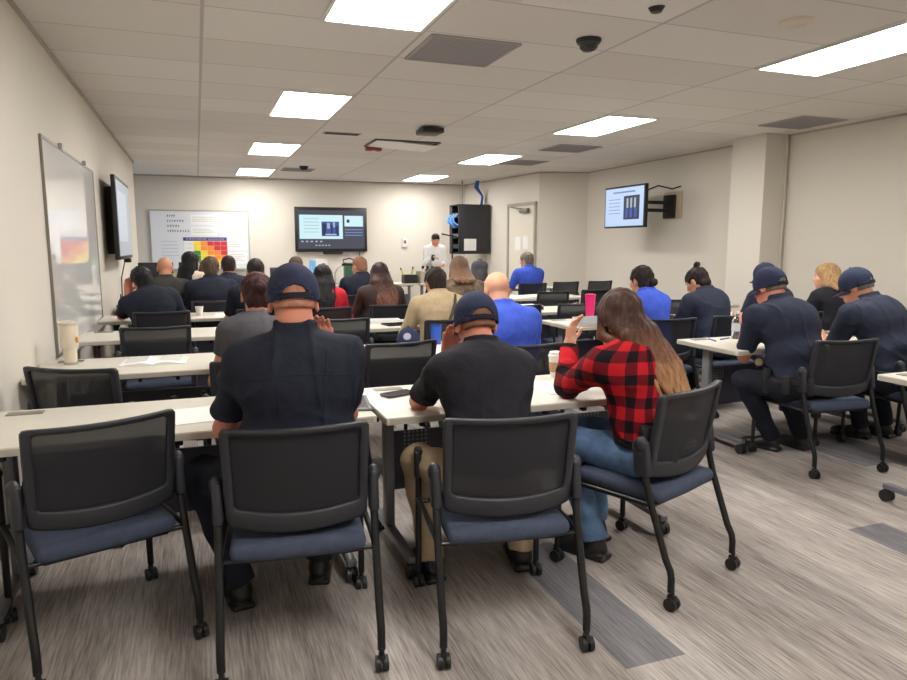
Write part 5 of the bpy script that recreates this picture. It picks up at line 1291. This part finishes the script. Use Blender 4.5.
b.box((0, 0, 0.004), (0.24, 0.2, 0.008)); b.build('bin', M_BLACK, t, smooth=False)
for i in range(2):
    t = thing('marker', (3.66 + 0.09 * i, 12.36, TZ + 0.012), 0, ['thick yellow marker leaning left in the black bin', 'thick yellow green marker leaning right in the black bin'][i], 'marker')
    t.rotation_euler = (0, R(-22 + 30 * i), 0)
    MB().cyl((0, 0, 0), (0, 0, 0.26), 0.016).build('barrel', mat('marker_yellow' + str(i), ((206, 196, 60), (176, 190, 70))[i], 0.5), t); MB().cyl((0, 0, 0.26), (0, 0, 0.3), 0.013).build('cap', M_BLACK, t)
paper(4.5, 12.4, 10, 'white papers on the front table right before the presenter', 0.3, 0.24)
t = thing('backpack', (5.2, 12.5, TZ), R(-10), 'dark grey backpack standing on the front table right of the cabinet', 'backpack')
s = SDF(0.012); s.box((0, 0, 0.2), (0.16, 0.1, 0.2), rr=0.08, k=0); s.ell((0, -0.09, 0.13), (0.12, 0.06, 0.12), k=0.03); s.disp = lambda X, Y, Z: 0.004 * np.sin(30 * X + 14 * Z) + 0.003 * np.sin(40 * Z + 22 * Y)
link('bag', s.mesh('bag'), mat('backpack_grey', (70, 70, 78), 0.8, bump=0.4, bscale=14, var=0.25, vscale=10), t)
MB().tube([(-0.04, 0, 0.39), (-0.03, 0, 0.43), (0.03, 0, 0.43), (0.04, 0, 0.39)], 0.01).build('handle', M_BLACK2, t)
for sx in (-1, 1): MB().tube([(sx * 0.08, 0.09, 0.36), (sx * 0.1, 0.15, 0.26), (sx * 0.11, 0.14, 0.12), (sx * 0.12, 0.09, 0.05)], 0.014).build('shoulder_strap', M_BLACK2, t)
t = thing('tripod_stand', (4.98, 13.45, 0), 0, 'black tripod stand with a sideways boom beside the presenter', 'stand')
MB().cyl((0, 0, 0.25), (0, 0, 1.62), 0.016).build('pole', M_BLACK2, t)
for a in (90, 210, 330): MB().tube([(0, 0, 0.62), (0.32 * math.cos(R(a)), 0.32 * math.sin(R(a)), 0.012)], 0.012).build('leg', M_BLACK2, t)
MB().tube([(0.16, 0, 1.6), (-0.24, -0.02, 1.68)], 0.013).build('boom', M_BLACK2, t); MB().cyl((0, 0, 1.58), (0, 0, 1.66), 0.026).build('clamp', M_BLACK, t)
t = thing('clicker', (4.37, 12.9, 1.2), 0.3, 'small dark handheld thing the presenter holds in front of the white shirt', 'device')
MB().box((0, 0, 0), (0.06, 0.05, 0.12), bev=0.015).build('body', M_BLACK, t); MB().cyl((0, -0.024, 0.02), (0, -0.03, 0.02), 0.012).build('button', M_WHITE, t)

# ================================================================== daylight, camera, output look
w = bpy.data.worlds.new('World'); scene.world = w; w.use_nodes = True
nt = w.node_tree; bg = nt.nodes['Background']
bg.inputs['Color'].default_value = (0.55, 0.75, 1.0, 1); bg.inputs['Strength'].default_value = 6.0

cam = bpy.data.cameras.new('camera'); co = bpy.data.objects.new('camera', cam); COL.objects.link(co)
cam.sensor_fit = 'HORIZONTAL'; cam.sensor_width = 36; cam.lens = 685 / 907 * 36; cam.clip_start = 0.05
co.location = (0, 0, CAMZ); co.rotation_euler = (R(90 - 7.896), 0, R(-20.42))
scene.camera = co
vs = scene.view_settings; vs.view_transform = 'Standard'; vs.look = 'None'; vs.gamma = 1; vs.use_curve_mapping = False; vs.exposure = 0.0
try: scene.display_settings.display_device = 'sRGB'
except Exception: pass
